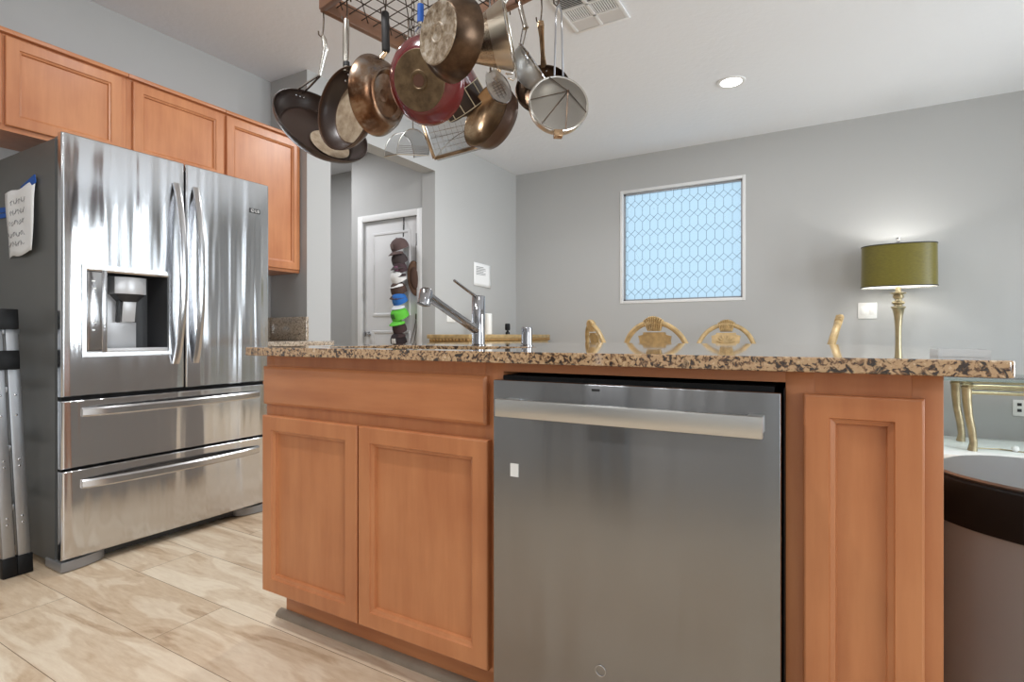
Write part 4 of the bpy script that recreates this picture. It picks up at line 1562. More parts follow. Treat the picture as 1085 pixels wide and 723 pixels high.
# ------------------------------------------------------------------ pot rack
RZ = 1.98
RC = Vector((-1.414, 1.22, 0))
ROT = R(-9.8)
E1 = Vector((math.cos(ROT), math.sin(ROT), 0))
E2 = Vector((math.sin(ROT), -math.cos(ROT), 0))         # towards the camera
RA = RC - E2 * .38
RW, RD = .70, .38
rk = thing('pot_rack', 'hanging wooden pot rack with a dark wire grid above the island', 'rack', (RA + E1 * RW / 2 + E2 * RD / 2 + Vector((0, 0, RZ))))
def rp_(a_, c_, z):
    p = RA + E1 * a_ + E2 * c_
    return Vector((p.x, p.y, z))
for (a0, c0, a1, c1) in ((0, 0, 0, RD), (RW, 0, RW, RD), (0, 0, RW, 0), (0, RD, RW, RD)):
    MB().bar(rp_(a0, c0, RZ + .03), rp_(a1, c1, RZ + .03), .022, .062, (0, 0, 1), .003).build('side_board', M['rack_wood'], rk)
MB().bar(rp_(.30, .01, RZ + .045), rp_(.30, RD - .01, RZ + .045), .02, .02, (0, 0, 1), .002).build('cross_bar', M['rack_wood'], rk)
b = MB()
for i in range(1, 14):
    b.tube([rp_(RW * i / 14, .005, RZ + .024), rp_(RW * i / 14, RD - .005, RZ + .024)], .0018, 6)
for i in range(1, 8):
    b.tube([rp_(.005, RD * i / 8, RZ + .027), rp_(RW - .005, RD * i / 8, RZ + .027)], .0018, 6)
nd = 22
for i in range(-7, 15):
    x0 = i * .05
    for s in (1,):
        a0, c0 = (x0, 0) if s > 0 else (x0, RD)
        a1, c1 = (x0 + RD, RD) if s > 0 else (x0 + RD, 0)
        ta, tb = max(0, (0.004 - a0) / (a1 - a0)), min(1, (RW - .004 - a0) / (a1 - a0))
        if tb > ta and i % 2 == 0:
            b.tube([rp_(a0 + (a1 - a0) * ta, c0 + (c1 - c0) * ta, RZ + .030), rp_(a0 + (a1 - a0) * tb, c0 + (c1 - c0) * tb, RZ + .030)], .0018, 6)
b.build('wire_grid', M['wire'], rk)
for a_ in (.03, RW - .03):
    for c_ in (.03, RD - .03):
        ch = MB()
        p0 = rp_(a_, c_, RZ + .055)
        zz = p0.z
        i = 0
        while zz < CEIL - .02:
            h = min(.036, CEIL - zz - .001)
            ax = E1 if i % 2 == 0 else E2
            ch.tube([Vector((p0.x, p0.y, zz + h / 2)) + ax * (.007 * math.cos(t_)) + Vector((0, 0, h / 2 * math.sin(t_))) for t_ in [2 * PI * k_ / 12 for k_ in range(12)]], .0018, 6, True)
            zz += .030
            i += 1
        ch.build('chain', M['wire'], rk)

def s_hook(top, bot, label):
    top, bot = Vector(top), Vector(bot)
    ax = vd(1, 0, 0)
    pts = []
    for i in range(7):
        t_ = PI * i / 6
        pts.append(top + ax * (.009 + .009 * math.cos(t_ + PI) * -1) + Vector((0, 0, .009 * math.sin(t_))))
    pts = pts[::-1]
    pts = [top + ax * .014 + Vector((0, 0, -.012)), top + ax * .013 + Vector((0, 0, .002)), top + ax * .007 + Vector((0, 0, .009)), top + Vector((0, 0, .006))]
    L = top - bot
    for i in range(1, 7):
        t_ = i / 7
        pts.append(top - L * t_ + ax * (.003 * math.sin(t_ * PI)))
    pts += [bot + Vector((0, 0, .002)), bot - ax * .006 + Vector((0, 0, -.006)), bot - ax * .013 + Vector((0, 0, .001)), bot - ax * .014 + Vector((0, 0, .012))]
    b = MB()
    b.tube(pts, .0024, 8)
    o_ = b.build('s_hook', M['hook'], None, 60)
    tag(o_, label, 'hook', 'hooks on the pot rack')
    return o_

def hang_z(p):
    """point of the rack wire right above p"""
    return Vector((p.x, p.y, RZ + .02))

def pan_body(t, Mx, R_, d, rb, out_mat, in_mat, wall=.003, dome=0.0):
    """lathe pan, rim centre at the frame origin, opening along +z"""
    N = 8
    prof = [(0, -d + dome), (rb * .9, -d), (rb, -d + .001)]
    for i in range(1, N + 1):
        t_ = i / N
        prof.append((rb + (R_ - rb) * (math.sin(PI / 2 * t_) if R_ - rb < d else t_ ** .8), -d + d * (t_ if R_ - rb < d else t_ ** 1.2)))
    rim = [(R_ + .001, .001), (R_ - wall * .5, .002), (R_ - wall, .0)]
    bo = MB()
    bo.lathe(prof + rim + [(x - wall, z) for x, z in prof[:2:-1]] + [(rb - wall, -d + wall)], 56, Mx, caps=False)
    body = bo.build('body', M[out_mat], t, 40)
    inn = [(x - wall - .0006, z + .0006) for x, z in prof[:1:-1] if z < -.002]
    ib = MB()
    ib.lathe(inn + [(rb * .9, -d + wall + .0012), (0, -d + wall + .0012)], 56, Mx, caps=False)
    ib.build('interior', M[in_mat], t, 40)
    return body

def rim_dir(Mx, H):
    """unit vector in the rim plane towards H, as world vector"""
    c_ = Mx.translation
    n_ = Mx.to_3x3() @ Vector((0, 0, 1))
    v = Vector(H) - c_
    v = v - n_ * v.dot(n_)
    return v.normalized(), n_

def spread(p, q, ctrl, n=10):
    p, q, ctrl = Vector(p), Vector(q), Vector(ctrl)
    return [p * (1 - t) ** 2 + ctrl * (2 * t * (1 - t)) + q * t * t for t in [i / n for i in range(n + 1)]]

def eye_loop(mb, H, axis, r_=.010, w_=.0028):
    u = Vector(axis).normalized()
    v = Vector((0, 0, 1))
    mb.tube([H + u * (r_ * math.cos(a)) + v * (r_ * math.sin(a) - r_ + .004) for a in [2 * PI * i / 16 for i in range(16)]], w_, 6, True)

# -- 1 large dark skillet
C1 = at(342, 132, 1.86)
H1 = at(342, 37, 1.775)
n1 = vd(.608, .546, .577)
M1 = frame(C1, n1, (0, 0, 1))
t = thing('skillet', 'large dark-brown nonstick skillet with a wavy steel handle, leftmost on the rack', 'pan', C1, 'pans on the pot rack')
pan_body(t, M1, .164, .046, .128, 'nonstick', 'nonstick')
b = MB()
b.lathe([(.070, -.0408), (.04, -.0406), (0, -.0406)], 40, M1 @ Matrix.Translation(M1.to_3x3().inverted() @ (vd(.75, -.65, 0) * .056) * 1.0), caps=False, sy=.9)
b.build('worn_patch', M['worn'], t)
rd_, nn_ = rim_dir(M1, H1)
rim = C1 + rd_ * .162 - nn_ * .012
hd = MB()
pp = at(338.5, 80, 1.79)
for s in (-1, 1):
    o2_ = (M1.to_3x3() @ Vector((1, 0, 0))) * (.012 * s)
    hd.tube([rim + o2_, rim + o2_ * .8 + (pp - rim) * .4, pp + o2_ * .2], .0035, 8)
hd.tube([pp, at(341.5, 66, 1.785), at(344.5, 52, 1.78), at(343.5, 42, 1.776), H1 + Vector((0, 0, -.004))], [.005, .0065, .0085, .0085, .006], 10, False, .55, AX_F)
h_ = hd.build('handle', M['steel_pan'], t)
for s in (-1, 0, 1):
    MB().sphere(C1 + rd_ * .150 + (M1.to_3x3() @ Vector((1, 0, 0))) * (.014 * s) - nn_ * .018, .0045, 8).build('rivet', M['steel_handle'], t)
s_hook(hang_z(H1), H1, 'long hook holding the leftmost dark skillet')

# -- 2 skillet with worn base
C2 = at(364, 115, 1.72)
H2 = at(367, 21, 1.73)
n2 = vd(-.55, .0, .80)
M2 = frame(C2, n2, (0, 0, 1))
t = thing('skillet', 'brown skillet with a worn pale base and straight steel handle, second from the left', 'pan', C2, 'pans on the pot rack')
pan_body(t, M2, .128, .048, .098, 'nonstick_rim', 'nonstick')
b = MB()
b.lathe([(.093, -.0435), (.06, -.0433), (0, -.0433)], 40, M2, caps=False)
b.build('worn_patch', M['worn'], t)
rd_, nn_ = rim_dir(M2, H2)
rim = C2 + rd_ * .120 - nn_ * .012
hd = MB()
e_ = H2 - Vector((0, 0, .0))
hd.tube(spread(rim, e_, rim + (e_ - rim) * .45 + nn_ * .004), [.011, .009, .0095, .010, .0105, .0105, .0105, .0105, .0105, .010, .008], 12)
h_ = hd.build('handle', M['steel_pan'], t)
MB().tube([rim + (e_ - rim) * .1, rim + (e_ - rim) * .18], .0112, 12).build('ferrule', M['dark_plastic'], h_)
for a_, c_ in ((-.014, 0), (.014, 0), (0, .016)):
    MB().sphere(C2 + rd_ * (.098 + c_) + (M2.to_3x3() @ Vector((1, 0, 0))) * a_ - nn_ * .020, .0042, 8).build('rivet', M['steel_handle'], t)
s_hook(hang_z(H2), H2, 'hook holding the brown skillet with the worn base')

# -- 3 burnt copper pan, underside towards the right
C3 = at(398, 102, 1.68)
H3 = at(408, 13, 1.68)
n3 = vd(-.90, .12, -.42)
M3 = frame(C3, n3, (0, 0, 1))
t = thing('frying_pan', 'burnt copper frying pan with a black grip handle, seen from its underside', 'pan', C3, 'pans on the pot rack')
b = MB()
b.lathe([(x_ * .96, z_) for x_, z_ in [(0, -.030), (.050, -.032), (.060, -.040), (.074, -.052), (.088, -.050), (.104, -.034), (.116, -.014), (.122, .0), (.122, .004), (.119, .004), (.113, -.013), (.10, -.030), (.07, -.044), (0, -.026)]], 56, M3, caps=False)
b.build('body', M['copper'], t, 50)
rd_, nn_ = rim_dir(M3, H3)
rim = C3 + rd_ * .113
hd = MB()
k1 = at(409, 55, 1.68)
hd.tube([rim, k1], [.009, .007], 12, False, .7, AX_F)
h_ = hd.build('handle', M['bronze'], t)
MB().tube([k1, k1 + (H3 - k1) * .04, k1 + (H3 - k1) * .5, k1 + (H3 - k1) * .97, H3], [.010, .0125, .0118, .0125, .010], 14).build('grip', M['grip'], h_)
s_hook(hang_z(H3), H3, 'hook holding the burnt copper pan')

# -- 4 red enamel pan, base towards us
C4 = at(452, 86, 1.53)
H4 = at(446, -16, 1.55)
n4 = vd(.36, .36, -.86)
M4 = frame(C4, n4, (0, 0, 1))
t = thing('frying_pan', 'glossy dark red frying pan showing a round bronze base', 'pan', C4, 'pans on the pot rack')
pan_body(t, M4, .116, .042, .080, 'red', 'nonstick')
b = MB()
b.lathe([(0, -.0435), (.018, -.0435), (.020, -.0452), (.0255, -.0452), (.027, -.0435), (.077, -.0435), (.079, -.041)], 48, M4, caps=False)
bp_ = b.build('base_disc', M['base_bronze'], t)
MB().lathe([(0, -.0444), (.0165, -.0444), (.0165, -.043)], 28, M4, caps=False).build('centre_spot', M['rust'], bp_)
rd_, nn_ = rim_dir(M4, H4)
rim = C4 + rd_ * .114
hd = MB()
k1 = at(445.5, 27, 1.55)
for s in (-1, 1):
    o2_ = (M4.to_3x3() @ Vector((1, 0, 0))) * (.008 * s)
    hd.tube([rim + o2_, (rim + k1) / 2 + o2_ * .7, k1 + o2_ * .3], .003, 8)
hd.tube([k1, k1 + (H4 - k1) * .5, H4], .0075, 12)
h_ = hd.build('handle', M['steel_pan'], t)
MB().tube([at(445.5, 24, 1.55), at(445.7, 5, 1.55)], .0092, 14).build('band', M['tape'], h_, label='blue band')
s_hook(hang_z(H4), H4, 'hook holding the red pan')

# -- 5 dark deep pan with a scratched pale base
C5 = at(483, 43, 1.37)
n5 = vd(.70, .05, -.68)
M5 = frame(C5, n5, (0, 0, 1))
H5 = at(470, -68, 1.37)
t = thing('saucepan', 'dark saucepan with a scratched pale round base, at the front of the rack', 'pan', C5, 'pans on the pot rack')
b = MB()
b.lathe([(.92 * x_, z_) for x_, z_ in [(0, -.057), (.060, -.057), (.078, -.055), (.082, -.051), (.094, -.036), (.104, -.016), (.108, .0), (.109, .006), (.106, .006), (.101, -.016), (.08, -.045), (0, -.051)]], 56, M5, caps=False)
b.build('body', M['bronze_dark'], t, 50)
b = MB()
b.lathe([(.92 * x_, z_ + .005) for x_, z_ in [(0, -.0632), (.020, -.0632), (.022, -.0650), (.026, -.0650), (.028, -.0632), (.071, -.0632), (.074, -.0645), (.078, -.0640), (.079, -.060)]], 48, M5, caps=False)
b.build('base_disc', M['base_scratched'], t)
rd_, nn_ = rim_dir(M5, H5)
MB().tube([C5 + rd_ * .098, C5 + rd_ * .098 + (H5 - C5 - rd_ * .098) * .3, H5], [.011, .010, .009], 12, False, .7, AX_F).build('handle', M['cream'], t, label='pale wooden handle')
s_hook(hang_z(H5), H5, 'hook holding the saucepan with the scratched base')

# -- 6 conical perforated strainer
C6 = at(540, 38, 1.60)
n6 = vd(.94, .16, .12)
M6 = frame(C6, n6, (0, 0, 1))
H6 = at(549, -22, 1.60)
def perforated():
    m, nt, p = nmat('perforated_steel')
    p.inputs['Metallic'].default_value = 1
    p.inputs['Roughness'].default_value = .27
    tc = nt.nodes.new('ShaderNodeTexCoord')
    vo = nt.nodes.new('ShaderNodeTexVoronoi')
    vo.inputs['Scale'].default_value = 230
    nt.links.new(tc.outputs['Object'], vo.inputs['Vector'])
    rp = nt.nodes.new('ShaderNodeValToRGB')
    rp.color_ramp.elements[0].position = .22
    rp.color_ramp.elements[1].position = .34
    rp.color_ramp.elements[0].color = rgb(96, 80, 66)
    rp.color_ramp.elements[1].color = rgb(198, 180, 158)
    nt.links.new(vo.outputs['Distance'], rp.inputs['Fac'])
    nt.links.new(rp.outputs['Color'], p.inputs['Base Color'])
    return m
M['perf'] = perforated()
M['warm_steel'] = steel('warm_steel', rgb(218, 206, 188), .30)
t = thing('conical_strainer', 'warm steel conical strainer with a perforated band beside the scratched saucepan', 'strainer', C6, 'strainers on the pot rack')
b = MB()
b.lathe([(.0995, .0), (.0975, -.004), (.079, -.048), (.0775, -.051)], 56, M6, caps=False)
bd_ = b.build('body', M['warm_steel'], t)
MB().lathe([(.0775, -.051), (.046, -.125)], 56, M6, caps=False).build('perforated_band', M['perf'], bd_)
MB().lathe([(.046, -.125), (.024, -.18), (0, -.185)], 48, M6, caps=False).build('tip', M['warm_steel'], bd_)
MB().tube([M6 @ Vector((.0995 * math.cos(a), .0995 * math.sin(a), 0)) for a in [2 * PI * i / 48 for i in range(48)]], .003, 8, True).build('rim', M['steel_pan'], t)
b = MB()
g0 = M6 @ Vector((0, -.0995, 0))
b.tube([g0, g0 + vd(-.3, -.5, .2) * .02, g0 + vd(-.9, -.6, .2) * .03, g0 + vd(-.6, -.9, .2) * .012 + vd(-1, -.2, 0) * .02], .003, 8)
b.tube([g0, g0 + vd(.1, -1, .1) * .025, g0 + vd(-.2, -1, .1) * .034, g0 + vd(-.7, -.9, .1) * .034], .003, 8)
b.build('rest_hook', M['steel_pan'], t)
MB().tube([M6 @ Vector((0, .0995, 0)), H6], [.008, .007], 10, False, .5, AX_F).build('handle', M['steel_pan'], t)
s_hook(hang_z(H6), H6, 'hook holding the conical strainer')

# -- 7 red pot with dark panelled sides
A7 = at(497, 117, 1.97)
ax7 = vd(-.50, .70, .44)
M7 = frame(A7, ax7, (0, 0, 1)) @ Matrix.Scale(1.15, 4)
t = thing('stock_pot', 'small red pot with dark panels and cream stripes, behind the red frying pan', 'pot', A7, 'pans on the pot rack')
MB().lathe([(0, 0), (.066, 0), (.070, .003), (.0715, .010), (.0715, .064)], 40, M7, caps=False).build('panelled_side', M['nonstick'], t)
MB().lathe([(.0715, .064), (.073, .067), (.074, .135), (.076, .14), (.072, .14), (.070, .02), (0, .006)], 40, M7, caps=False).build('upper_band', M['red'], t)
b = MB()
for i in range(12):
    a = 2 * PI * i / 12 + .1
    p0 = M7 @ Vector((.0722 * math.cos(a), .0722 * math.sin(a), .006))
    p1 = M7 @ Vector((.0722 * math.cos(a), .0722 * math.sin(a), .065))
    b.tube([p0, p1], .0018, 6)
b.tube([M7 @ Vector((.0728 * math.cos(a), .0728 * math.sin(a), .065)) for a in [2 * PI * i / 40 for i in range(40)]], .0012, 6, True)
b.tube([M7 @ Vector((.0715 * math.cos(a), .0715 * math.sin(a), .006)) for a in [2 * PI * i / 40 for i in range(40)]], .0012, 6, True)
b.build('stripes', M['cream'], t)
H7 = at(470, 36, 1.84)
top7 = M7 @ Vector((0, .073, .13))
MB().tube([top7, (top7 + H7) / 2, H7], .008, 10, False, .6, AX_F).build('handle', M['grip'], t)
s_hook(hang_z(H7), H7, 'hook holding the red panelled pot')

# -- 8 slotted skimmer
t8a, t8b = at(517, 70, 1.72), at(539, 114, 1.71)
C8 = at(529, 95, 1.715)
n8 = vd(-.15, .2, .95)
M8 = frame(C8, n8, t8a - t8b) @ Matrix.Scale(1.2, 4)
t = thing('skimmer', 'small slotted metal skimmer hanging below the conical strainer', 'skimmer', C8, 'utensils on the pot rack')
b = MB()
def skf(i, j):
    u, v = -1 + 2 * i / 10, -1 + 2 * j / 14
    return (u * .026 * math.sqrt(max(0.02, 1 - (v * .92) ** 2)), v * .052, .010 * (u * u + v * v))
b.surf(skf, 11, 15, M=M8)
sb_ = b.build('blade', M['mesh_bright'], t, 60)
b = MB()
for i in range(-2, 3):
    b.tube([M8 @ Vector((i * .009, -.036, .004)), M8 @ Vector((i * .009, .034, .004))], .0012, 6)
for j in range(-4, 5):
    b.tube([M8 @ Vector((-.022, j * .009, .003)), M8 @ Vector((.022, j * .009, .003))], .0010, 6)
b.tube([M8 @ Vector((.027 * math.cos(a), .053 * math.sin(a), .010)) for a in [2 * PI * i / 28 for i in range(28)]], .0018, 6, True)
b.build('bars', M['chrome'], sb_)
H8 = at(519, 0, 1.74)
MB().tube([M8 @ Vector((0, .052, .008)), at(519, 45, 1.72), H8], .0032, 8).build('handle', M['chrome'], t)
s_hook(hang_z(H8), H8, 'hook holding the slotted skimmer')

# -- 9 bronze saute bowl
C9 = at(515, 121, 1.83)
n9 = vd(-.70, .22, .60)
M9 = frame(C9, n9, (0, 0, 1))
H9 = at(536, 30, 1.80)
t = thing('saute_pan', 'rounded bronze saute pan with a shiny interior, below the conical strainer', 'pan', C9, 'pans on the pot rack')
b = MB()
b.lathe([(1.12 * x_, z_) for x_, z_ in [(0, -.062), (.075, -.062), (.088, -.056), (.096, -.030), (.101, .0), (.103, .003), (.101, .004)]], 56, M9, caps=False)
b.build('body', M['nonstick_rim'], t, 50)
b = MB()
b.lathe([(1.12 * x_, z_) for x_, z_ in [(.101, .004), (.098, .002), (.092, -.018), (.080, -.034), (.062, -.046), (.036, -.052), (0, -.053)]], 56, M9, caps=False)
b.build('interior', M['bronze'], t, 50)
rd_, nn_ = rim_dir(M9, H9)
MB().tube([C9 + rd_ * .112, C9 + rd_ * .112 + (H9 - C9 - rd_ * .112) * .4, H9], [.009, .007, .008], 10, False, .6, AX_F).build('handle', M['bronze'], t)
s_hook(hang_z(H9), H9, 'hook holding the bronze saute pan')

# -- 10 fine mesh bowl strainer
C10 = at(566, 70, 1.73)
n10 = vd(.78, .55, .22)
M10 = frame(C10, n10, (0, 0, 1)) @ Matrix.Scale(1.06, 4)
H10 = at(551, 2, 1.72)
t = thing('mesh_strainer', 'fine mesh bowl strainer tilted sideways beside the conical strainer', 'strainer', C10, 'strainers on the pot rack')
b = MB()
b.lathe([(.072, 0), (.068, -.02), (.054, -.042), (.030, -.056), (0, -.062)], 40, M10, caps=False)
b.build('mesh_bowl', M['mesh'], t, 60)
MB().tube([M10 @ Vector((.073 * math.cos(a), .073 * math.sin(a), 0)) for a in [2 * PI * i / 40 for i in range(40)]], .0036, 8, True).build('rim', M['chrome'], t)
b = MB()
rr0 = M10 @ Vector((0, .073, 0))
for s in (-1, 1):
    b.tube([rr0 + AX_R * (.004 * s), at(556 + 2 * s, 30, 1.72)], .0022, 8)
b.build('neck', M['chrome'], t)
MB().tube([at(557, 30, 1.72), at(556, 26, 1.72), at(552, 10, 1.72), H10], [.010, .0085, .0085, .006], 12).build('handle', M['steel_pan'], t)
s_hook(hang_z(H10), H10, 'hook holding the fine mesh bowl strainer')

# -- 11 small dark pan behind
C11 = at(575, 94, 1.81)
n11 = vd(-.12, .22, .95)
M11 = frame(C11, n11, (0, 0, 1))
H11 = at(573, 24, 1.70)
t = thing('skillet', 'small brown skillet with a flat bronze handle, behind the round mesh sieve', 'pan', C11, 'pans on the pot rack')
pan_body(t, M11, .090, .034, .068, 'bronze_dark', 'bronze_dark')
rd_, nn_ = rim_dir(M11, H11)
rim = C11 + rd_ * .088
hd = MB()
hd.tube([rim - nn_ * .006, rim + (H11 - rim) * .25, rim + (H11 - rim) * .7, H11 - Vector((0, 0, .008)), H11 + Vector((0, 0, .006))], [.011, .007, .008, .011, .008], 12, False, .4, AX_F)
h_ = hd.build('handle', M['bronze'], t)
for s in (-1, 1):
    MB().sphere(C11 + rd_ * .076 + (M11.to_3x3() @ Vector((1, 0, 0))) * (.010 * s) - nn_ * .012, .004, 8).build('rivet', M['steel_handle'], t)
s_hook(hang_z(H11), H11 + Vector((0, 0, .004)), 'long hook holding the small brown skillet')

# -- 12 round mesh sieve with radial wires and two straps
C12 = at(592, 110, 1.50)
n12 = vd(.10, .16, .96)
M12 = frame(C12, n12, (0, 0, 1))
H12 = at(592, 4, 1.50)
t = thing('round_sieve', 'round mesh sieve with five radial wires hung on two straps, rightmost on the rack', 'sieve', C12, 'strainers on the pot rack')
b = MB()
b.lathe([(.079, -.002), (.081, -.010), (.079, -.026), (.060, -.038), (0, -.044)], 56, M12, caps=False)
b.build('back_dish', M['warm_steel'], t, 50)
MB().lathe([(0, .003), (.04, .003), (.078, .002)], 56, M12, caps=False).build('mesh_disc', M['mesh_grey'], t, 60)
MB().tube([M12 @ Vector((.0795 * math.cos(a), .0795 * math.sin(a), 0)) for a in [2 * PI * i / 56 for i in range(56)]], .004, 8, True).build('rim', M['steel_pan'], t)
hub = M12 @ Vector((.026, .036, .006))
b = MB()
for a in (R(12 - 30), R(60 + 48), R(180 - 4), R(232), R(282)):
    b.tube([hub, M12 @ Vector((.079 * math.cos(a), .079 * math.sin(a), .005))], .0011, 6)
b.sphere(hub, .004, 10)
b.build('radial_wires', M['bronze_dark'], t)
b = MB()
for s in (-1, 1):
    b.tube([M12 @ Vector((.012 * s + .002, .078, .002)), at(592 + 3.5 * s, 40, 1.50), at(592 + 3 * s, 14, 1.50), H12], .0028, 6, False, .5, AX_F)
b.build('strap', M['chrome'], t)
b = MB()
q0 = M12 @ Vector((-.004, -.084, -.002))
b.box(-.012, .012, -.014, .006, -.010, .008, .002, 2, frame(q0, n12, (0, 0, 1)))
b.build('clip', M['bronze'], t)
s_hook(Vector((H12.x, H12.y, RZ + .02)), H12, 'dark hook holding the round mesh sieve')

# -- 13 half-round mesh basket, 14 rectangular mesh basket
def wires(mb, pts, r_=.0018, closed=False):
    mb.tube(pts, r_, 6, closed)
C13 = at(434, 164, 1.86)
t = thing('half_round_basket', 'half-round wire mesh basket hanging below the red pan', 'basket', C13, 'strainers on the pot rack')
u13, v13, w13 = vd(.97, .0, -.12), Vector((0, 0, 1)), vd(-.9, -.03, -.35)
def arc13(off, rx, ry):
    return [C13 + u13 * (.012 - rx * math.cos(a)) + v13 * (ry * math.sin(a)) + w13 * off for a in [PI * i / 20 for i in range(21)]]
a0, a1 = arc13(0, .054, .088), arc13(.055, .05, .082)
b = MB()
A = [b.bm.verts.new(p) for p in a0]
B = [b.bm.verts.new(p) for p in a1]
for i in range(20):
    b.bm.faces.new((A[i], A[i + 1], B[i + 1], B[i]))
b.bm.faces.new(A)
b.build('mesh_sides', M['mesh_open'], t, 30)
b = MB()
wires(b, a0 + [a0[0]])
wires(b, a1)
wires(b, [a0[0], a1[0]])
for i in range(1, 6):
    zz = .006 * i
    wires(b, [C13 + u13 * (.012 - .053) + v13 * zz, C13 + u13 * (.012 + .053) + v13 * zz], .0009)
b.build('frame', M['steel_pan'], t)
H13 = at(432, 40, 1.86)
MB().tube([a0[10], H13], .0022, 8).build('hanger', M['steel_pan'], t)
s_hook(hang_z(H13), H13, 'hook holding the half-round basket')

P14 = [at(448, 132, 2.05), at(460, 168, 2.03), at(512, 154, 2.05), at(502, 120, 2.07)]
t = thing('rectangular_basket', 'rectangular wire mesh basket with a worn tan rim, below the panelled pot', 'basket', P14[1], 'strainers on the pot rack')
dep14 = vd(.18, .10, -.97) * .045
b = MB()
F = [b.bm.verts.new(p) for p in P14]
B = [b.bm.verts.new(p + dep14) for p in P14]
b.bm.faces.new(B)
for i in range(4):
    b.bm.faces.new((F[i], F[(i + 1) % 4], B[(i + 1) % 4], B[i]))
b.build('mesh_sides', M['mesh_open'], t, 20)
b = MB()
for i in range(4):
    b.bar(P14[i], P14[(i + 1) % 4], .012, .005, AX_F, .001)
b.build('rim', M['bronze'], t)
b = MB()
for i in range(1, 9):
    f_ = i / 9
    wires(b, [P14[0].lerp(P14[3], f_) + dep14, P14[1].lerp(P14[2], f_) + dep14], .0009)
for i in range(1, 6):
    f_ = i / 6
    wires(b, [P14[0].lerp(P14[1], f_) + dep14, P14[3].lerp(P14[2], f_) + dep14], .0009)
wires(b, spread(P14[1] + dep14 * .3, P14[2].lerp(P14[3], .6) + dep14 * .3, at(478, 140, 2.04)), .0014)
b.build('grid_wires', M['steel_pan'], t)
H14 = at(476, 56, 2.03)
MB().tube([P14[0].lerp(P14[3], .5), H14], .0025, 8).build('hanger', M['steel_pan'], t)
s_hook(hang_z(H14), H14, 'hook holding the rectangular basket')

# ------------------------------------------------------------------ hats hanging on the hall door
YH = DY + .02                     # door face
def door_at(px, py, out=0.0):
    """point on the hall door (plus 'out' metres towards the kitchen)"""
    r_ = (px - 542.5)
    dirv = AX_R * r_ + AX_F * FOC
    k_ = (YH - out) / dirv.y
    return Vector((dirv.x * k_, YH - out, EYE + (355 - py) * k_))
hr = thing('hat_rack_strap', 'dark strap of hooks for caps hung over the white hall door', 'rack', door_at(428, 240))
b = MB()
b.bar(door_at(428, 228, .004), door_at(424, 364, .004), .012, .003, (0, 1, 0))
b.build('strap', M['dark_plastic'], hr)
b = MB()
p0 = door_at(428.5, 232, .012)
b.tube([p0 + Vector((0, .01, .03)), p0 + Vector((0, -.006, .02)), p0, p0 + Vector((0, -.012, -.05)), p0 + Vector((.01, -.02, -.065))], .004, 8)
b.build('top_hook', M['chrome'], hr)

def make_cap(px, py, wpx, c, label, brim_c=None, yaw=0.0, tilt=18, patch=None, mesh=None):
    p = door_at(px, py, .098)
    r_ = wpx / 2 / 113.0
    t = thing('cap', label, 'cap', p, 'caps on the door')
    mc = mat('cap_cloth', c, .9, bump=.2, bscale=120)
    Mx = Matrix.Translation(p) @ Matrix.Rotation(yaw, 4, 'Z') @ Matrix.Rotation(R(tilt + 10), 4, 'X')
    b = MB()
    b.lathe([(r_, -.035), (r_ * 1.0, -.01), (r_ * .93, .020), (r_ * .76, .044), (r_ * .48, .060), (r_ * .18, .067), (0, .068)], 28, Mx, caps=False, sy=1.0)
    b.sphere((0, 0, .068), .007, 8, Mx)
    cr = b.build('crown', mc, t, 50)
    bm2 = mat('cap_brim', brim_c, .9) if brim_c else mc
    b = MB()
    def bf(i, j):
        u, v = -1 + 2 * i / 12, j / 5
        an = u * 1.15
        rad = r_ * (1.0 + (.62 * math.cos(u * PI / 2) ** .6 if abs(u) < 1 else 0) * v)
        return (rad * math.sin(an), -rad * math.cos(an), -.035 - .02 * v - .022 * u * u + .002)
    b.surf(bf, 13, 6, M=Mx)
    br = b.build('brim', bm2, t, 60)
    br.modifiers.new('thickness', 'SOLIDIFY').thickness = .003
    if patch:
        b = MB()
        def pf(i, j):
            an = -.32 + .64 * i / 6
            z = .0 + .045 * j / 4
            rad = r_ * (1.0 - .07 * (j / 4) ** 2 * 1.6) + .0025
            return (rad * math.sin(an), -rad * math.cos(an), z - .008)
        b.surf(pf, 7, 5, M=Mx)
        b.build('patch', mat('cap_patch', patch, .8), cr, 60)
    return t
make_cap(423, 260, 19, rgb(92, 74, 72), 'brown cap with a small pale emblem, topmost on the door', None, R(-18), 15, rgb(120, 104, 100))
make_cap(423, 275, 17, rgb(64, 54, 54), 'dark mottled cap second from the top on the door', None, R(-10), 20)
make_cap(424, 283.5, 14, rgb(70, 52, 56), 'dark cap with a mauve front panel on the door', rgb(60, 46, 48), R(5), 20, rgb(150, 104, 130))
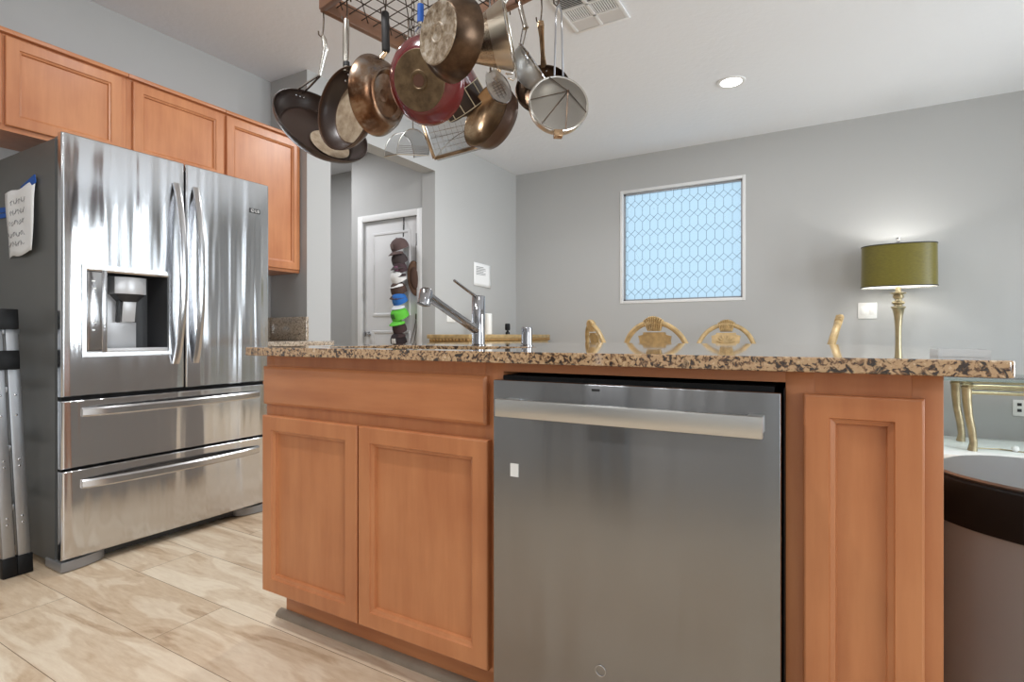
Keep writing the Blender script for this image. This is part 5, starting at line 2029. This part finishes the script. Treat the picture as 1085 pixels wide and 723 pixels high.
make_cap(422, 294, 17, rgb(222, 220, 218), 'white cap on the door between dark caps', None, R(-15), 20)
make_cap(422, 306, 17, rgb(74, 56, 50), 'brown cap just above the blue cap on the door', None, R(10), 20)
make_cap(423, 317, 16, rgb(44, 104, 178), 'blue cap with a white brim on the door', rgb(214, 218, 222), R(-5), 20, rgb(60, 120, 190))
make_cap(423, 333, 19, rgb(98, 190, 62), 'bright green cap on the door', None, R(-8), 20, rgb(70, 120, 56))
make_cap(423, 347, 15, rgb(66, 48, 48), 'dark brown cap just below the green cap on the door', None, R(12), 20)
make_cap(422, 360, 17, rgb(46, 36, 38), 'dark cap with a white front patch, lowest on the door', None, R(6), 12, rgb(214, 212, 208))

# brown oval hat hanging sideways, and cords
t = thing('felt_hat', 'brown oval hat hanging sideways on the door right of the caps', 'hat', door_at(439.5, 296))
Mx = frame(door_at(439.5, 295, .035), (.45, -.85, 0), (-.12, 0, 1))
MB().lathe([(0, .006), (.03, .006), (.052, .003), (.064, -.002), (.066, -.006), (.060, -.010), (0, -.006)], 36, Mx, caps=False, sx=1.05, sy=2.5).build('brim', mat('felt_brown', rgb(98, 72, 56), .85), t, 60)
MB().lathe([(.046, .003), (.042, .018), (.03, .026), (0, .028)], 32, Mx, caps=False, sx=.95, sy=2.3).build('crown', mat('felt_brown_dark', rgb(76, 54, 44), .9), t, 60)
b = MB()
b.tube([door_at(440, 277, .03), door_at(440.5, 262, .02), door_at(441.5, 249, .02)], .0018, 6)
b.box(-.010, .010, -.006, .006, -.055, .06, .002, 2, Matrix.Translation(door_at(442, 254, .012)))
b.build('hanger', M['dark_plastic'], t)
b = MB()
b.tube([door_at(441.5, 336, .02), door_at(439, 348, .02), door_at(434, 366, .02)], .003, 6)
b.tube([door_at(442, 336, .02), door_at(441, 350, .02), door_at(438, 368, .02)], .003, 6)
b.box(-.012, .012, -.012, .004, -.02, .03, .002, 2, Matrix.Translation(door_at(442, 336, .012)))
tag(b.build('hanging_cord', M['hook'], None), 'thin grey cord looped over a hook low on the hall door', 'cord')
